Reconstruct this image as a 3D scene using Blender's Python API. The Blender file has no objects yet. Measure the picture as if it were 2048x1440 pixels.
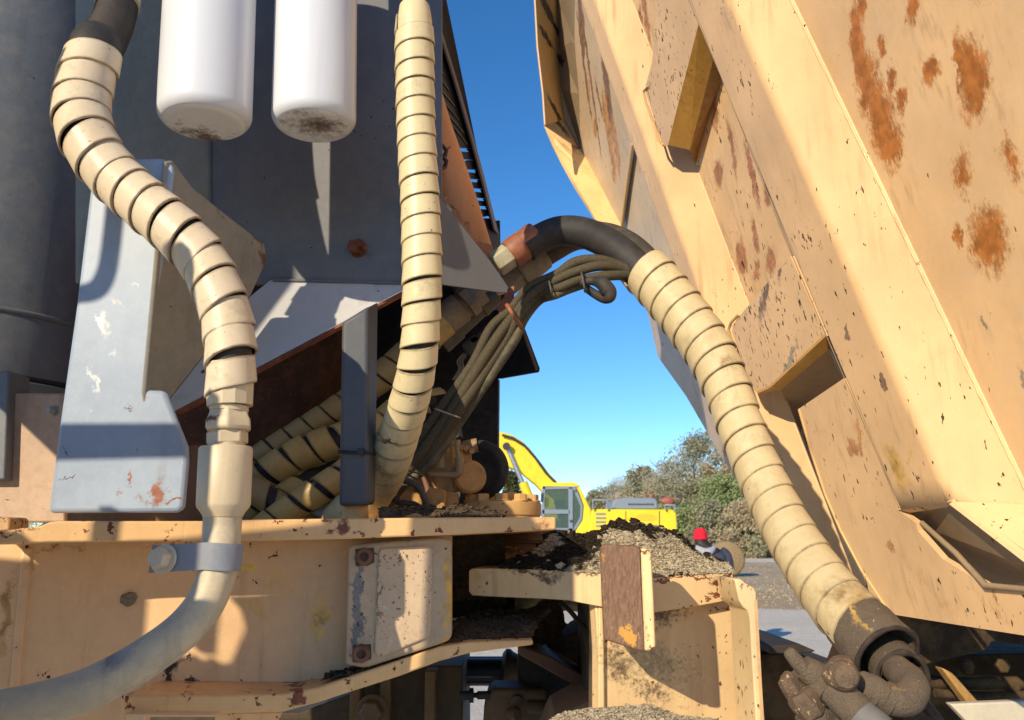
import bpy, bmesh, math, random
from mathutils import Vector, Matrix, noise
random.seed(7)
R = math.radians
SC = bpy.context.scene
COL = SC.collection
# ---------------------------------------------------------------- camera, sky, sun, exposure
F = 1700.0
TH = math.atan(360.0 / F)
CT, ST = math.cos(TH), math.sin(TH)
CAM = Vector((0, 0, 1.5))
cd = bpy.data.cameras.new('camera'); cam = bpy.data.objects.new('camera', cd); COL.objects.link(cam)
cam.location = CAM; cam.rotation_euler = (R(90) + TH, 0, 0)
cd.sensor_width = 36; cd.lens = 36 * F / 2048; cd.clip_start = 0.02; cd.clip_end = 3000
cd.dof.use_dof = True; cd.dof.focus_distance = 1.35; cd.dof.aperture_fstop = 13
SC.camera = cam
SUN_EL = R(25); SUN_AZ = math.atan2(.50, .77)          # sun behind the camera's left shoulder
SUN = Vector((-math.sin(SUN_AZ) * math.cos(SUN_EL), -math.cos(SUN_AZ) * math.cos(SUN_EL), math.sin(SUN_EL)))
w = bpy.data.worlds.new('World'); SC.world = w; w.use_nodes = True
wn = w.node_tree.nodes; wl = w.node_tree.links
sky = wn.new('ShaderNodeTexSky'); sky.sky_type = 'NISHITA'; sky.sun_disc = False
sky.sun_elevation = SUN_EL; sky.sun_rotation = math.atan2(SUN.x, SUN.y)
sky.altitude = 5000; sky.air_density = 1.4; sky.dust_density = 0.0; sky.ozone_density = 3.0
hs = wn.new('ShaderNodeHueSaturation'); hs.inputs['Saturation'].default_value = 1.24; hs.inputs['Value'].default_value = 1.0
wl.new(sky.outputs[0], hs.inputs['Color']); wl.new(hs.outputs[0], wn['Background'].inputs[0]); wn['Background'].inputs[1].default_value = 0.15
sl = bpy.data.lights.new('sun', 'SUN'); sl.energy = 4.2; sl.angle = R(0.53); sl.color = (1, .85, .62)
so = bpy.data.objects.new('sun', sl); COL.objects.link(so); so.location = SUN * 30
so.rotation_euler = SUN.to_track_quat('Z', 'Y').to_euler()
SC.view_settings.view_transform = 'Standard'; SC.view_settings.look = 'None'
SC.view_settings.exposure = 0.40; SC.view_settings.gamma = 1; SC.view_settings.use_curve_mapping = False
SC.render.engine = 'CYCLES'
SC.cycles.max_bounces = 8; SC.cycles.diffuse_bounces = 5; SC.cycles.glossy_bounces = 3
SC.cycles.use_denoising = True; SC.cycles.sample_clamp_indirect = 6

# ---------------------------------------------------------------- geometry helpers
def ray(px, py):
    u = (px - 1024) / F; v = (720 - py) / F
    return Vector((u, CT - v * ST, ST + v * CT))
def W(px, py, Y):
    r = ray(px, py); return CAM + r * (Y / r.y)
def depth(P):
    q = P - CAM; return q.y * CT + q.z * ST
def rad(P, rpx): return rpx * depth(P) / F
class Pl:
    def __init__(s, p0, n):
        s.p = Vector(p0); s.n = Vector(n).normalized()
        if s.n.dot(CAM - s.p) < 0: s.n = -s.n
    @classmethod
    def three(c, a, b, d):
        a, b, d = W(*a), W(*b), W(*d); return c(a, (b - a).cross(d - a))
    def hit(s, px, py):
        r = ray(px, py); return CAM + r * ((s.p - CAM).dot(s.n) / r.dot(s.n))
    def off(s, h): return Pl(s.p + s.n * h, s.n)
def VY(Y): return Pl((0, Y, 0), (0, -1, 0))

class MB:
    def __init__(s): s.v = []; s.f = []
    def add(s, vs, fs):
        o = len(s.v); s.v += [tuple(x) for x in vs]; s.f += [tuple(i + o for i in f) for f in fs]
    def prism(s, pts, vec):
        """front outline pts, extruded by vec"""
        n = len(pts); vec = Vector(vec)
        back = [p + vec for p in pts]
        nn = Vector((0, 0, 0))
        for i in range(n): nn += pts[i].cross(pts[(i + 1) % n])
        f = [tuple(range(n)), tuple(range(2 * n - 1, n - 1, -1))]
        for i in range(n): j = (i + 1) % n; f.append((i, i + n, j + n, j))
        if nn.dot(vec) > 0: f = [tuple(reversed(a)) for a in f]
        s.add(list(pts) + back, f)
    def pp(s, plane, px, th, vec=None):
        pts = [plane.hit(*p) for p in px]
        s.prism(pts, vec if vec is not None else -plane.n * th)
    def box(s, c, e, R3=None):
        c = Vector(c); R3 = R3 or Matrix.Identity(3)
        vs = [c + R3 @ Vector((x * e[0] / 2, y * e[1] / 2, z * e[2] / 2)) for x in (-1, 1) for y in (-1, 1) for z in (-1, 1)]
        s.add(vs, [(0, 1, 3, 2), (4, 6, 7, 5), (0, 4, 5, 1), (2, 3, 7, 6), (0, 2, 6, 4), (1, 5, 7, 3)])
    def tube(s, P, r, n=16, caps=True, rot=0.0, bump=0.0):
        fr = frames(P); rings = []
        for i, (p, (T, N, B)) in enumerate(zip(P, fr)):
            rr = r[i] if isinstance(r, (list, tuple)) else r
            ring = []
            for k in range(n):
                a = 2 * math.pi * k / n + rot
                q = rr
                if bump: q = rr * (1 + bump * noise.noise((p + (N * math.cos(a) + B * math.sin(a)) * rr) * 60))
                ring.append(p + (N * math.cos(a) + B * math.sin(a)) * q)
            rings.append(ring)
        vs = [v for g in rings for v in g]; fs = []
        for i in range(len(rings) - 1):
            for k in range(n):
                a = i * n + k; b = i * n + (k + 1) % n
                fs.append((a, b, b + n, a + n))
        if caps:
            fs.append(tuple(reversed(range(n)))); o = (len(rings) - 1) * n; fs.append(tuple(range(o, o + n)))
        s.add(vs, fs)
    def lathe(s, p0, ax, prof, n=48, caps=True, rot=0.0):
        """prof: [(t, r)] along axis ax from p0"""
        ax = Vector(ax).normalized()
        N = ax.orthogonal().normalized(); N = (Vector((1, 0, 0)) - ax * ax.x).normalized() if abs(ax.x) < .9 else N
        B = ax.cross(N); vs = []; fs = []
        for t, r in prof:
            for k in range(n):
                a = 2 * math.pi * k / n + rot; vs.append(Vector(p0) + ax * t + (N * math.cos(a) + B * math.sin(a)) * max(r, 1e-5))
        for i in range(len(prof) - 1):
            for k in range(n):
                a = i * n + k; b = i * n + (k + 1) % n; fs.append((a, b, b + n, a + n))
        if caps:
            fs.append(tuple(reversed(range(n)))); o = (len(prof) - 1) * n; fs.append(tuple(range(o, o + n)))
        s.add(vs, fs)
    def slab(s, F3, back):
        """F3: [(px, ytop, ybot, Y)] front edge strip of a plate that runs back by vector back"""
        n = len(F3); back = Vector(back)
        t = [W(a, b, y) for a, b, c, y in F3]; bt = [W(a, c, y) for a, b, c, y in F3]
        vs = t + bt + [p + back for p in t] + [p + back for p in bt]
        fs = []
        for i in range(n - 1):
            fs += [(i, i + n, i + n + 1, i + 1), (i, i + 1, i + 1 + 2 * n, i + 2 * n),
                   (i + n, i + 3 * n, i + 3 * n + 1, i + n + 1), (i + 2 * n, i + 1 + 2 * n, i + 1 + 3 * n, i + 3 * n)]
        fs += [(0, 2 * n, 3 * n, n), (n - 1, 2 * n - 1, 4 * n - 1, 3 * n - 1)]
        s.add(vs, fs)
    def helix(s, P, r, pitch, wf=1.0, th=.0025, flare=.0018, n=30, phase=0.0, jitter=.06, tail=None):
        """spiral guard: strip of width wf*pitch wound round the path P (r: radii); every turn is stiff, so bends open gaps"""
        fr = frames(P); L = [0]
        for i in range(len(P) - 1): L.append(L[-1] + (P[i + 1] - P[i]).length)
        tot = L[-1]
        def at(x):
            x = min(max(x, 0), tot - 1e-6); i = 0
            lo, hi = 0, len(L) - 2
            while lo < hi:
                m = (lo + hi + 1) // 2
                if L[m] <= x: lo = m
                else: hi = m - 1
            i = lo; f = (x - L[i]) / (L[i + 1] - L[i])
            p = P[i].lerp(P[i + 1], f)
            T = fr[i][0].lerp(fr[i + 1][0], f).normalized(); N = fr[i][1].lerp(fr[i + 1][1], f)
            N = (N - T * N.dot(T)).normalized(); B = T.cross(N)
            return p, T, N, B, r[i] + (r[i + 1] - r[i]) * f
        turns = int(tot / pitch); vs = []; fs = []; m = 8; HX = ((-.5, 0), (-.46, th), (-.38, th), (.0, th + flare * .5), (.40, th + flare), (.47, th + flare), (.5, th * .6 + flare), (.5, flare)); s.edge = [1, .8, .0, .0, .0, .7, 1, 1]
        rnd = random.Random(len(P) * 31 + int(tot * 1000))
        wj = [1 + rnd.uniform(-jitter, jitter) for _ in range(turns + 3)]
        for q in range(turns * n + 1):
            th_ = q / n; a = 2 * math.pi * th_ + phase; sc = th_ * pitch
            p, T, N, B, rr = at(sc + pitch * .5)
            k = int(th_); f = th_ - k; f = f * f * (3 - 2 * f)
            wd = pitch * wf * (wj[k] * (1 - f) + wj[k + 1] * f)
            e = N * math.cos(a) + B * math.sin(a)
            for off, ro in HX:
                vs.append(p + T * (off * wd) + e * (rr - th + ro))
        nr = turns * n + 1
        for q in range(nr - 1):
            for j in range(m):
                a = q * m + j; b = q * m + (j + 1) % m
                fs.append((a, a + m, b + m, b))
        fs.append(tuple(range(m))); fs.append(tuple(reversed(range((nr - 1) * m, nr * m))))
        s.add(vs, fs)
    def build(s, name, mat=None, parent=None, bevel=0, smooth=None, seg=2, weld=False, inst=None):
        me = bpy.data.meshes.new(name); me.from_pydata(s.v, [], s.f); me.update()
        bm = bmesh.new(); bm.from_mesh(me)
        if weld: bmesh.ops.remove_doubles(bm, verts=bm.verts, dist=1e-4)
        bmesh.ops.recalc_face_normals(bm, faces=bm.faces); bm.to_mesh(me); bm.free()
        if mat: me.materials.append(mat)
        if getattr(s, 'edge', None) and not weld:
            at_ = me.attributes.new('edge', 'FLOAT', 'POINT'); at_.data.foreach_set('value', [s.edge[i % 8] for i in range(len(me.vertices))])
        o = bpy.data.objects.new(name, me); COL.objects.link(o)
        if smooth is not None:
            me.polygons.foreach_set('use_smooth', [True] * len(me.polygons)); me.set_sharp_from_angle(angle=R(smooth))
        if bevel:
            b = o.modifiers.new('bevel', 'BEVEL'); b.width = bevel; b.segments = seg; b.limit_method = 'ANGLE'; b.angle_limit = R(35)
            b.harden_normals = False
            if smooth is None:
                me.polygons.foreach_set('use_smooth', [True] * len(me.polygons)); me.set_sharp_from_angle(angle=R(30))
        if parent: adopt(o, parent)
        return o
def adopt(o, parent):
    o.parent = parent; o.matrix_parent_inverse = (Matrix.Translation(parent.location) if parent.type == 'EMPTY' else Matrix.Identity(4)).inverted()
def frames(P):
    T = []
    for i in range(len(P)):
        a = P[max(i - 1, 0)]; b = P[min(i + 1, len(P) - 1)]; T.append((b - a).normalized())
    N = T[0].orthogonal().normalized(); out = []
    for t in T:
        N = (N - t * N.dot(t)); N.normalize(); out.append((t, N.copy(), t.cross(N)))
    return out
def spline(K, step=6):
    """K: [(Vector, r)] -> catmull-rom points and radii"""
    P, Q = [], []
    n = len(K)
    for i in range(n - 1):
        p = [K[max(i - 1, 0)], K[i], K[i + 1], K[min(i + 2, n - 1)]]
        for j in range(step):
            t = j / step; a, b, c, d = (x[0] for x in p)
            P.append(.5 * ((2 * b) + (c - a) * t + (2 * a - 5 * b + 4 * c - d) * t * t + (3 * b - a - 3 * c + d) * t ** 3))
            a, b, c, d = (x[1] for x in p)
            Q.append(.5 * ((2 * b) + (c - a) * t + (2 * a - 5 * b + 4 * c - d) * t * t + (3 * b - a - 3 * c + d) * t ** 3))
    P.append(K[-1][0]); Q.append(K[-1][1]); return P, Q
def pxpath(L, step=6):
    """L: [(px, py, Y, r in px)]"""
    K = [(W(a, b, y), rad(W(a, b, y), r)) for a, b, y, r in L]
    return spline(K, step)
def thing(name, label, cat, loc=(0, 0, 0), group=None):
    o = bpy.data.objects.new(name, None); COL.objects.link(o); o.location = loc; o.empty_display_size = .05
    o['label'] = label; o['category'] = cat
    if group: o['group'] = group
    return o
def tag(o, label, cat, group=None, kind=None):
    o['label'] = label; o['category'] = cat
    if group: o['group'] = group
    if kind: o['kind'] = kind
    return o
def struct(o, kind='structure'): o['kind'] = kind; return o

# ---------------------------------------------------------------- materials
class NT:
    def __init__(s, name):
        s.m = bpy.data.materials.new(name); s.m.use_nodes = True; s.n = s.m.node_tree.nodes; s.l = s.m.node_tree.links
        s.b = s.n['Principled BSDF']; s.tc = s.n.new('ShaderNodeTexCoord').outputs['Object']
    def set(s, i, v):
        if isinstance(v, bpy.types.NodeSocket): s.l.new(v, i)
        elif isinstance(v, (tuple, list, Vector)):
            v = tuple(v); i.default_value = v + (1,) if len(v) == 3 and i.type == 'RGBA' else v
        else: i.default_value = v
    def noise(s, scale, detail=4, rough=.6, vec=None, dist=0):
        n = s.n.new('ShaderNodeTexNoise'); s.l.new(vec or s.tc, n.inputs['Vector'])
        n.inputs['Scale'].default_value = scale; n.inputs['Detail'].default_value = detail; n.inputs['Roughness'].default_value = rough
        n.inputs['Distortion'].default_value = dist; return n.outputs['Fac']
    def voro(s, scale, vec=None, out='Distance', feature='F1'):
        n = s.n.new('ShaderNodeTexVoronoi'); n.feature = feature; s.l.new(vec or s.tc, n.inputs['Vector']); n.inputs['Scale'].default_value = scale
        return n.outputs[out]
    def math(s, op, a, b=0.0, c=None, clamp=False):
        n = s.n.new('ShaderNodeMath'); n.operation = op; n.use_clamp = clamp; s.set(n.inputs[0], a); s.set(n.inputs[1], b)
        if c is not None: s.set(n.inputs[2], c)
        return n.outputs[0]
    def vm(s, op, a, b=(0, 0, 0)):
        n = s.n.new('ShaderNodeVectorMath'); n.operation = op; s.set(n.inputs[0], a); s.set(n.inputs[1], tuple(b) if not isinstance(b, bpy.types.NodeSocket) else b)
        return n.outputs['Value'] if op in ('DOT_PRODUCT', 'LENGTH') else n.outputs[0]
    def comb(s, x, y, z=0.0):
        n = s.n.new('ShaderNodeCombineXYZ'); s.set(n.inputs[0], x); s.set(n.inputs[1], y); s.set(n.inputs[2], z); return n.outputs[0]
    def map(s, v, a, b, c=0.0, d=1.0, smooth=True):
        n = s.n.new('ShaderNodeMapRange'); n.interpolation_type = 'SMOOTHSTEP' if smooth else 'LINEAR'
        s.set(n.inputs[0], v)
        for i, x in enumerate((a, b, c, d)): s.set(n.inputs[i + 1], x)
        return n.outputs[0]
    def mix(s, f, a, b, mode='MIX'):
        n = s.n.new('ShaderNodeMix'); n.data_type = 'RGBA'; n.blend_type = mode
        s.set(n.inputs[0], f); s.set(n.inputs[6], a); s.set(n.inputs[7], b); return n.outputs[2]
    def bump(s, h, strength=.3, dist=.002, prev=None):
        n = s.n.new('ShaderNodeBump'); n.inputs['Strength'].default_value = strength; n.inputs['Distance'].default_value = dist
        s.set(n.inputs['Height'], h)
        if prev: s.l.new(prev, n.inputs['Normal'])
        return n.outputs[0]
    def out(s, col, rough=.5, metal=0.0, normal=None, spec=.5):
        s.set(s.b.inputs['Base Color'], col); s.set(s.b.inputs['Roughness'], rough); s.set(s.b.inputs['Metallic'], metal)
        s.b.inputs['Specular IOR Level'].default_value = spec
        if normal: s.l.new(normal, s.b.inputs['Normal'])
        return s.m
RUST = (.16, .045, .018); ORUST = (.46, .17, .035); DARK = (.05, .028, .018); OCHRE = (.55, .33, .09)
def ellipses(nt, E, plane, rag):
    """mask that is 1 inside any of the ellipses (px, py, half length, half width, angle) lying on plane"""
    m = None
    wob = nt.n.new('ShaderNodeTexNoise'); nt.l.new(nt.tc, wob.inputs['Vector']); wob.inputs['Scale'].default_value = 34; wob.inputs['Detail'].default_value = 5; wob.inputs['Roughness'].default_value = .7
    tcw = nt.vm('ADD', nt.tc, nt.vm('MULTIPLY', nt.vm('SUBTRACT', wob.outputs['Color'], (.5, .5, .5)), (.055, .055, .055)))
    for e in E:
        px, py, L, Wd, ang = e[:5]; st = e[5] if len(e) > 5 else 1.0
        pl = plane[e[6]] if len(e) > 6 else (plane if isinstance(plane, Pl) else plane[0])
        c = pl.hit(px, py); ca, sa = math.cos(R(ang)), math.sin(R(ang))
        A = pl.hit(px + ca * L, py + sa * L) - c; B = pl.hit(px - sa * Wd, py + ca * Wd) - c
        A = A / A.length_squared; B = B / B.length_squared
        q = nt.vm('SUBTRACT', tcw, c)
        d = nt.vm('LENGTH', nt.comb(nt.vm('DOT_PRODUCT', q, A), nt.vm('DOT_PRODUCT', q, B)))
        d = nt.math('MULTIPLY', nt.math('SUBTRACT', 1.15, d, clamp=True), st)
        m = d if m is None else nt.math('MAXIMUM', m, d)
    return m
def paint(name, base, rough=.5, chips=.0, chipscale=140, chipcol=DARK, dirt=.25, dirtcol=(.12, .07, .03), var=.12, stretch=None,
          stains=(), plane=None, fade=None, bumpy=.12, spec=.4, dust=0.0, dustcol=(.42, .36, .26), grain=.5, streak=.35, edge=False):
    """stains: list of (colour, softness, noise scale, ellipses)"""
    nt = NT(name); big = nt.noise(3.5, 5); fine = nt.noise(60, 4, .7)
    col = nt.mix(nt.map(big, .3, .7), tuple(c * (1 - var) for c in base), tuple(min(c * (1 + var), .95) for c in (fade or base)))
    vec = nt.tc
    if stretch is not None:
        D, T, N = stretch
        vec = nt.comb(nt.vm('DOT_PRODUCT', nt.tc, T), nt.math('MULTIPLY', nt.vm('DOT_PRODUCT', nt.tc, D), .35), nt.vm('DOT_PRODUCT', nt.tc, N))
    col = nt.mix(nt.map(fine, .35, .8, 0, dirt * .6), col, dirtcol)
    if dirt > .1:
        g = nt.math('MULTIPLY', nt.map(nt.noise(11, 8, .75), .5, .78), nt.map(nt.noise(170, 3, .7), .3, .7))
        col = nt.mix(nt.math('MULTIPLY', g, dirt), col, dirtcol)
    if streak:
        sv = nt.vm('MULTIPLY', nt.tc, (1, 1, .06)); sm = nt.math('MULTIPLY', nt.map(nt.noise(55, 4, .65, vec=sv), .48, .72), nt.map(nt.noise(5, 3), .4, .65))
        col = nt.mix(nt.math('MULTIPLY', sm, streak), col, dirtcol)
        s2 = nt.vm('ADD', nt.vm('MULTIPLY', nt.tc, (1, 1, .5)), (3, 1, 7)); col = nt.mix(nt.math('MULTIPLY', nt.map(nt.noise(300, 2, .5, vec=s2), .70, .74), streak * .8), col, tuple(min(.9, x * 1.6 + .05) for x in base))
    if dust: col = nt.mix(nt.math('MULTIPLY', nt.map(nt.noise(26, 8, .8), .42, .66), dust), col, dustcol)
    ro = rough; hgt = fine
    for colr, rag, nsc, E in stains:
        m = ellipses(nt, E, plane, rag)
        nz = nt.noise(nsc, 5, .75, vec=vec)
        v = nt.math('ADD', m, nt.math('MULTIPLY', nt.math('SUBTRACT', nz, .5), rag * 2.4))
        col = nt.mix(nt.map(v, .1 + .25 * 1, .35 + .25 * 1 + (rag * .5 if rag > .3 else 0)), col, nt.mix(nt.map(nt.noise(45, 4), .3, .7), tuple(c * .7 for c in colr), tuple(c * 1.25 for c in colr)))
    if chips:
        cz = nt.noise(chipscale, 3, .55, vec=vec); cm = nt.noise(7, 3, .6)
        th = nt.map(cm, .3, .75, .80 - chips * .08, .665 - chips * .09, smooth=False)
        k = nt.math('SUBTRACT', cz, th); km = nt.map(k, 0, .03)
        c2 = nt.noise(chipscale * .3, 5, .7, vec=vec); km2 = nt.map(nt.math('SUBTRACT', c2, nt.math('ADD', th, .03)), 0, .02)
        km = nt.math('MAXIMUM', km, km2)
        col = nt.mix(km, col, nt.mix(nt.noise(90, 2), tuple(c * .6 for c in chipcol), tuple(c * 1.6 for c in chipcol)))
        hgt = nt.math('SUBTRACT', fine, nt.math('MULTIPLY', km, .8))
        ro = nt.map(km, 0, 1, rough, .85, smooth=False)
    if edge:
        at_ = nt.n.new('ShaderNodeAttribute'); at_.attribute_name = 'edge'
        em_ = nt.math('MULTIPLY', at_.outputs['Fac'], nt.map(nt.noise(38, 5, .7), .3, .65, .25, 1)); col = nt.mix(nt.math('MULTIPLY', em_, .85), col, (.13, .085, .045))
        sc_ = nt.map(nt.noise(24, 7, .8), .52, .66, 0, .55); col = nt.mix(sc_, col, tuple(x * .62 for x in base)); col = nt.mix(nt.map(nt.noise(130, 3, .8), .66, .72, 0, .6), col, (.2, .13, .07))
    nb = nt.bump(nt.math('ADD', hgt, nt.math('MULTIPLY', nt.noise(420, 3, .6), grain)), bumpy, .0012); nb = nt.bump(nt.noise(4, 2), .25, .006, nb)
    return nt.out(col, ro, 0, nb, spec)
def plain(name, col, rough=.5, metal=0.0, var=.2, scale=30, bumpy=.15, spec=.4, grime=None, ga=.4, gs=15):
    nt = NT(name); f = nt.noise(scale, 6, .7)
    c = nt.mix(nt.map(f, .3, .7), tuple(x * (1 - var) for x in col), tuple(min(x * (1 + var), .95) for x in col))
    if grime: c = nt.mix(nt.math('MULTIPLY', nt.map(nt.noise(gs, 7, .75), .42, .65), ga), c, grime)
    return nt.out(c, rough, metal, nt.bump(f, bumpy, .0015), spec)
CREAM = (.72, .465, .235)
FRAMEP = (.75, .49, .265)
GUARD_ = (.70, .60, .40)
# ================================================================ SETTING: ground, road, treeline
def sheet_obj(name, pts, mat, z):
    mb = MB(); mb.add([Vector((x, y, z)) for x, y in pts], [tuple(range(len(pts)))]); return struct(mb.build(name, mat))
def ground_mat(name, a, b, c, s1=.25, s2=9, pebble=True):
    nt = NT(name); big = nt.noise(s1, 6, .65); mid = nt.noise(s2, 5, .7); fine = nt.noise(90, 4, .7)
    col = nt.mix(nt.map(big, .4, .62), a, b); col = nt.mix(nt.map(mid, .45, .7, 0, .7), col, c)
    vo = nt.voro(38); col = nt.mix(nt.map(vo, .0, .5, .45, 0), col, tuple(x * .5 for x in a))
    return nt.out(col, .95, 0, nt.bump(nt.math('ADD', nt.math('MULTIPLY', vo, .8), fine), .6, .02, nt.bump(mid, .4, .05)), .2)
M_grass = ground_mat('dry_grass_ground', (.44, .33, .20), (.54, .43, .29), (.34, .26, .15), .12, 2.5)
M_gravel = ground_mat('pale_gravel', (.64, .56, .45), (.72, .64, .52), (.53, .46, .36), .3, 6)
sheet_obj('ground', [(-900, -300), (900, -300), (900, 1200), (-900, 1200)], M_grass, 0)
sheet_obj('gravel_yard', [(-60, -40), (60, -40), (60, 14), (24, 17.5), (12, 20.2), (6.5, 19.2), (2, 21.5), (-8, 22.5), (-60, 21)], M_gravel, .004)
sheet_obj('gravel_road', [(-300, 62), (300, 58), (300, 92), (-300, 96)], M_gravel, .004)
# dry weeds beside the yard and road
def weeds():
    mb = MB(); rnd = random.Random(3)
    for i in range(22000):
        y = rnd.uniform(19, 60) if i % 3 else rnd.uniform(19, 30); x = rnd.uniform(-.5, .62) * y + rnd.uniform(-2, 2)
        if y < 22 and rnd.random() < .6: continue
        s = rnd.uniform(.02, .06); a = rnd.uniform(0, 6.28); dx, dy = math.cos(a) * s * .35, math.sin(a) * s * .35
        mb.add([(x - dx, y - dy, 0), (x + dx, y + dy, 0), (x + dx * .2 + rnd.uniform(-.1, .1) * .6, y, s)], [(0, 1, 2)])
    o = mb.build('dry_grass', plain('straw', (.45, .34, .20), .9, var=.5, scale=1.5)); o['kind'] = 'stuff'
weeds()

def leafmat(name, cols):
    nt = NT(name); v = nt.noise(.55, 3, .6); f = nt.noise(6, 2)
    c = nt.mix(nt.map(v, .38, .62), cols[0], cols[1]); c = nt.mix(nt.map(f, .45, .75), c, cols[2])
    m = nt.out(c, .8, 0, None, .15)
    tr = nt.n.new('ShaderNodeBsdfTranslucent'); nt.l.new(c, tr.inputs[0]); mx = nt.n.new('ShaderNodeMixShader'); mx.inputs[0].default_value = .3
    o = nt.n['Material Output']; nt.l.new(nt.b.outputs[0], mx.inputs[1]); nt.l.new(tr.outputs[0], mx.inputs[2]); nt.l.new(mx.outputs[0], o.inputs[0]); return m
LM = {'olive': leafmat('olive_leaves', [(0.319, 0.319, 0.2), (0.426, 0.389, 0.252), (0.231, 0.241, 0.149)]),
      'green': leafmat('green_leaves', [(0.288, 0.362, 0.16), (0.406, 0.443, 0.204), (0.197, 0.243, 0.114)]),
      'rust': leafmat('rusty_leaves', [(0.514, 0.413, 0.275), (0.447, 0.392, 0.255), (0.555, 0.446, 0.254)]),
      'grey': leafmat('grey_brown_twigs', [(0.572, 0.536, 0.472), (0.609, 0.609, 0.536), (0.443, 0.416, 0.37)]),
      'pine': leafmat('pine_needles', [(0.08, 0.107, 0.043), (0.172, 0.163, 0.071), (0.054, 0.072, 0.036)])}
BARK = plain('bark', (.12, .09, .065), .9, var=.35, scale=4, bumpy=.6)
def tree(px, ytop, Y, wpx, kind, label, cat='tree', dens=1.0, low=0.0):
    """tree standing at distance Y whose top shows at pixel row ytop; wpx = crown width in pixels"""
    base = W(px, 1080, Y); base.z = 0; top = W(px, ytop, Y).z; cw = wpx * Y / F / 2 * 1.45
    rnd = random.Random(int(px * 7 + Y)); t = thing('tree', label, cat, base)
    mb = MB(); limbs = []
    hgt = top; tr = max(.12, hgt * .018)
    P = [base + Vector((math.sin(k * .8 + px) * hgt * .012 * k, 0, hgt * .8 * k / 6)) for k in range(7)]
    mb.tube(P, [tr * (1 - .13 * k) for k in range(7)], 7)
    for k in range(11):
        z = rnd.uniform(.2, .75); a = rnd.uniform(0, 6.28); s = P[min(int(z * 6 / .8 * .8), 5)]
        s = base + Vector((s.x - base.x, 0, hgt * z))
        e = s + Vector((math.cos(a) * cw * .75, math.sin(a) * cw * .75, hgt * rnd.uniform(.12, .3)))
        m = s.lerp(e, .5) + Vector((0, 0, hgt * .03)); mb.tube([s, m, e], [tr * .45, tr * .28, tr * .08], 5); limbs.append(e)
        if kind == 'grey':
            for q in range(9):
                f = rnd.uniform(.3, 1); b0 = s.lerp(e, f); e2 = b0 + Vector((rnd.uniform(-1, 1) * cw * .3, rnd.uniform(-1, 1) * cw * .3, rnd.uniform(.02, .16) * hgt))
                mb.tube([b0, e2], [tr * .12, tr * .03], 3, caps=False)
    mb.build('trunk', BARK, t, smooth=50)
    # crown: leaf clumps at lobes with gaps between them
    lobes = []
    for k in range(int(80 * dens)):
        z = rnd.uniform(low, 1) ** .85; rr = cw * math.sin(min(1, .30 + z * .68) * math.pi * .97) * (1 + .25 * math.sin(k * 2.3)) if kind != 'pine' else cw * (1.02 - z)
        a = rnd.uniform(0, 6.28); q = rnd.uniform(.25, 1) ** .6 * rr
        lobes.append((base + Vector((math.cos(a) * q, math.sin(a) * q * .8, hgt * (.06 + .90 * z))), rnd.uniform(.12, .30) * cw + .12))
    vs, fs = [], []
    nl = int((20000 if kind != 'grey' else 14000) * dens); ls = (.088 if kind != 'grey' else .05) * max(1, Y / 90) * 1.25
    for i in range(nl):
        c, r_ = lobes[rnd.randrange(len(lobes))]
        v = Vector((rnd.gauss(0, 1), rnd.gauss(0, 1), rnd.gauss(0, .8))).normalized() * r_ * rnd.uniform(.35, 1.15)
        p = c + v; n1 = Vector((rnd.gauss(0, 1), rnd.gauss(0, 1), rnd.gauss(0, 1))).normalized(); n2 = n1.orthogonal().normalized()
        n3 = n1.cross(n2); s1 = ls * rnd.uniform(.6, 1.5); s2 = s1 * (.6 if kind != 'grey' else .2) ; s1 *= (1 if kind != 'grey' else 2.4)
        o = len(vs); vs += [p - n2 * s1, p + n3 * s2, p + n2 * s1, p - n3 * s2]; fs.append((o, o + 1, o + 2, o + 3))
    c = MB(); c.add(vs, fs); me = bpy.data.meshes.new('crown'); me.from_pydata(c.v, [], c.f); me.materials.append(LM[kind])
    o = bpy.data.objects.new('crown', me); COL.objects.link(o); adopt(o, t)
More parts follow.
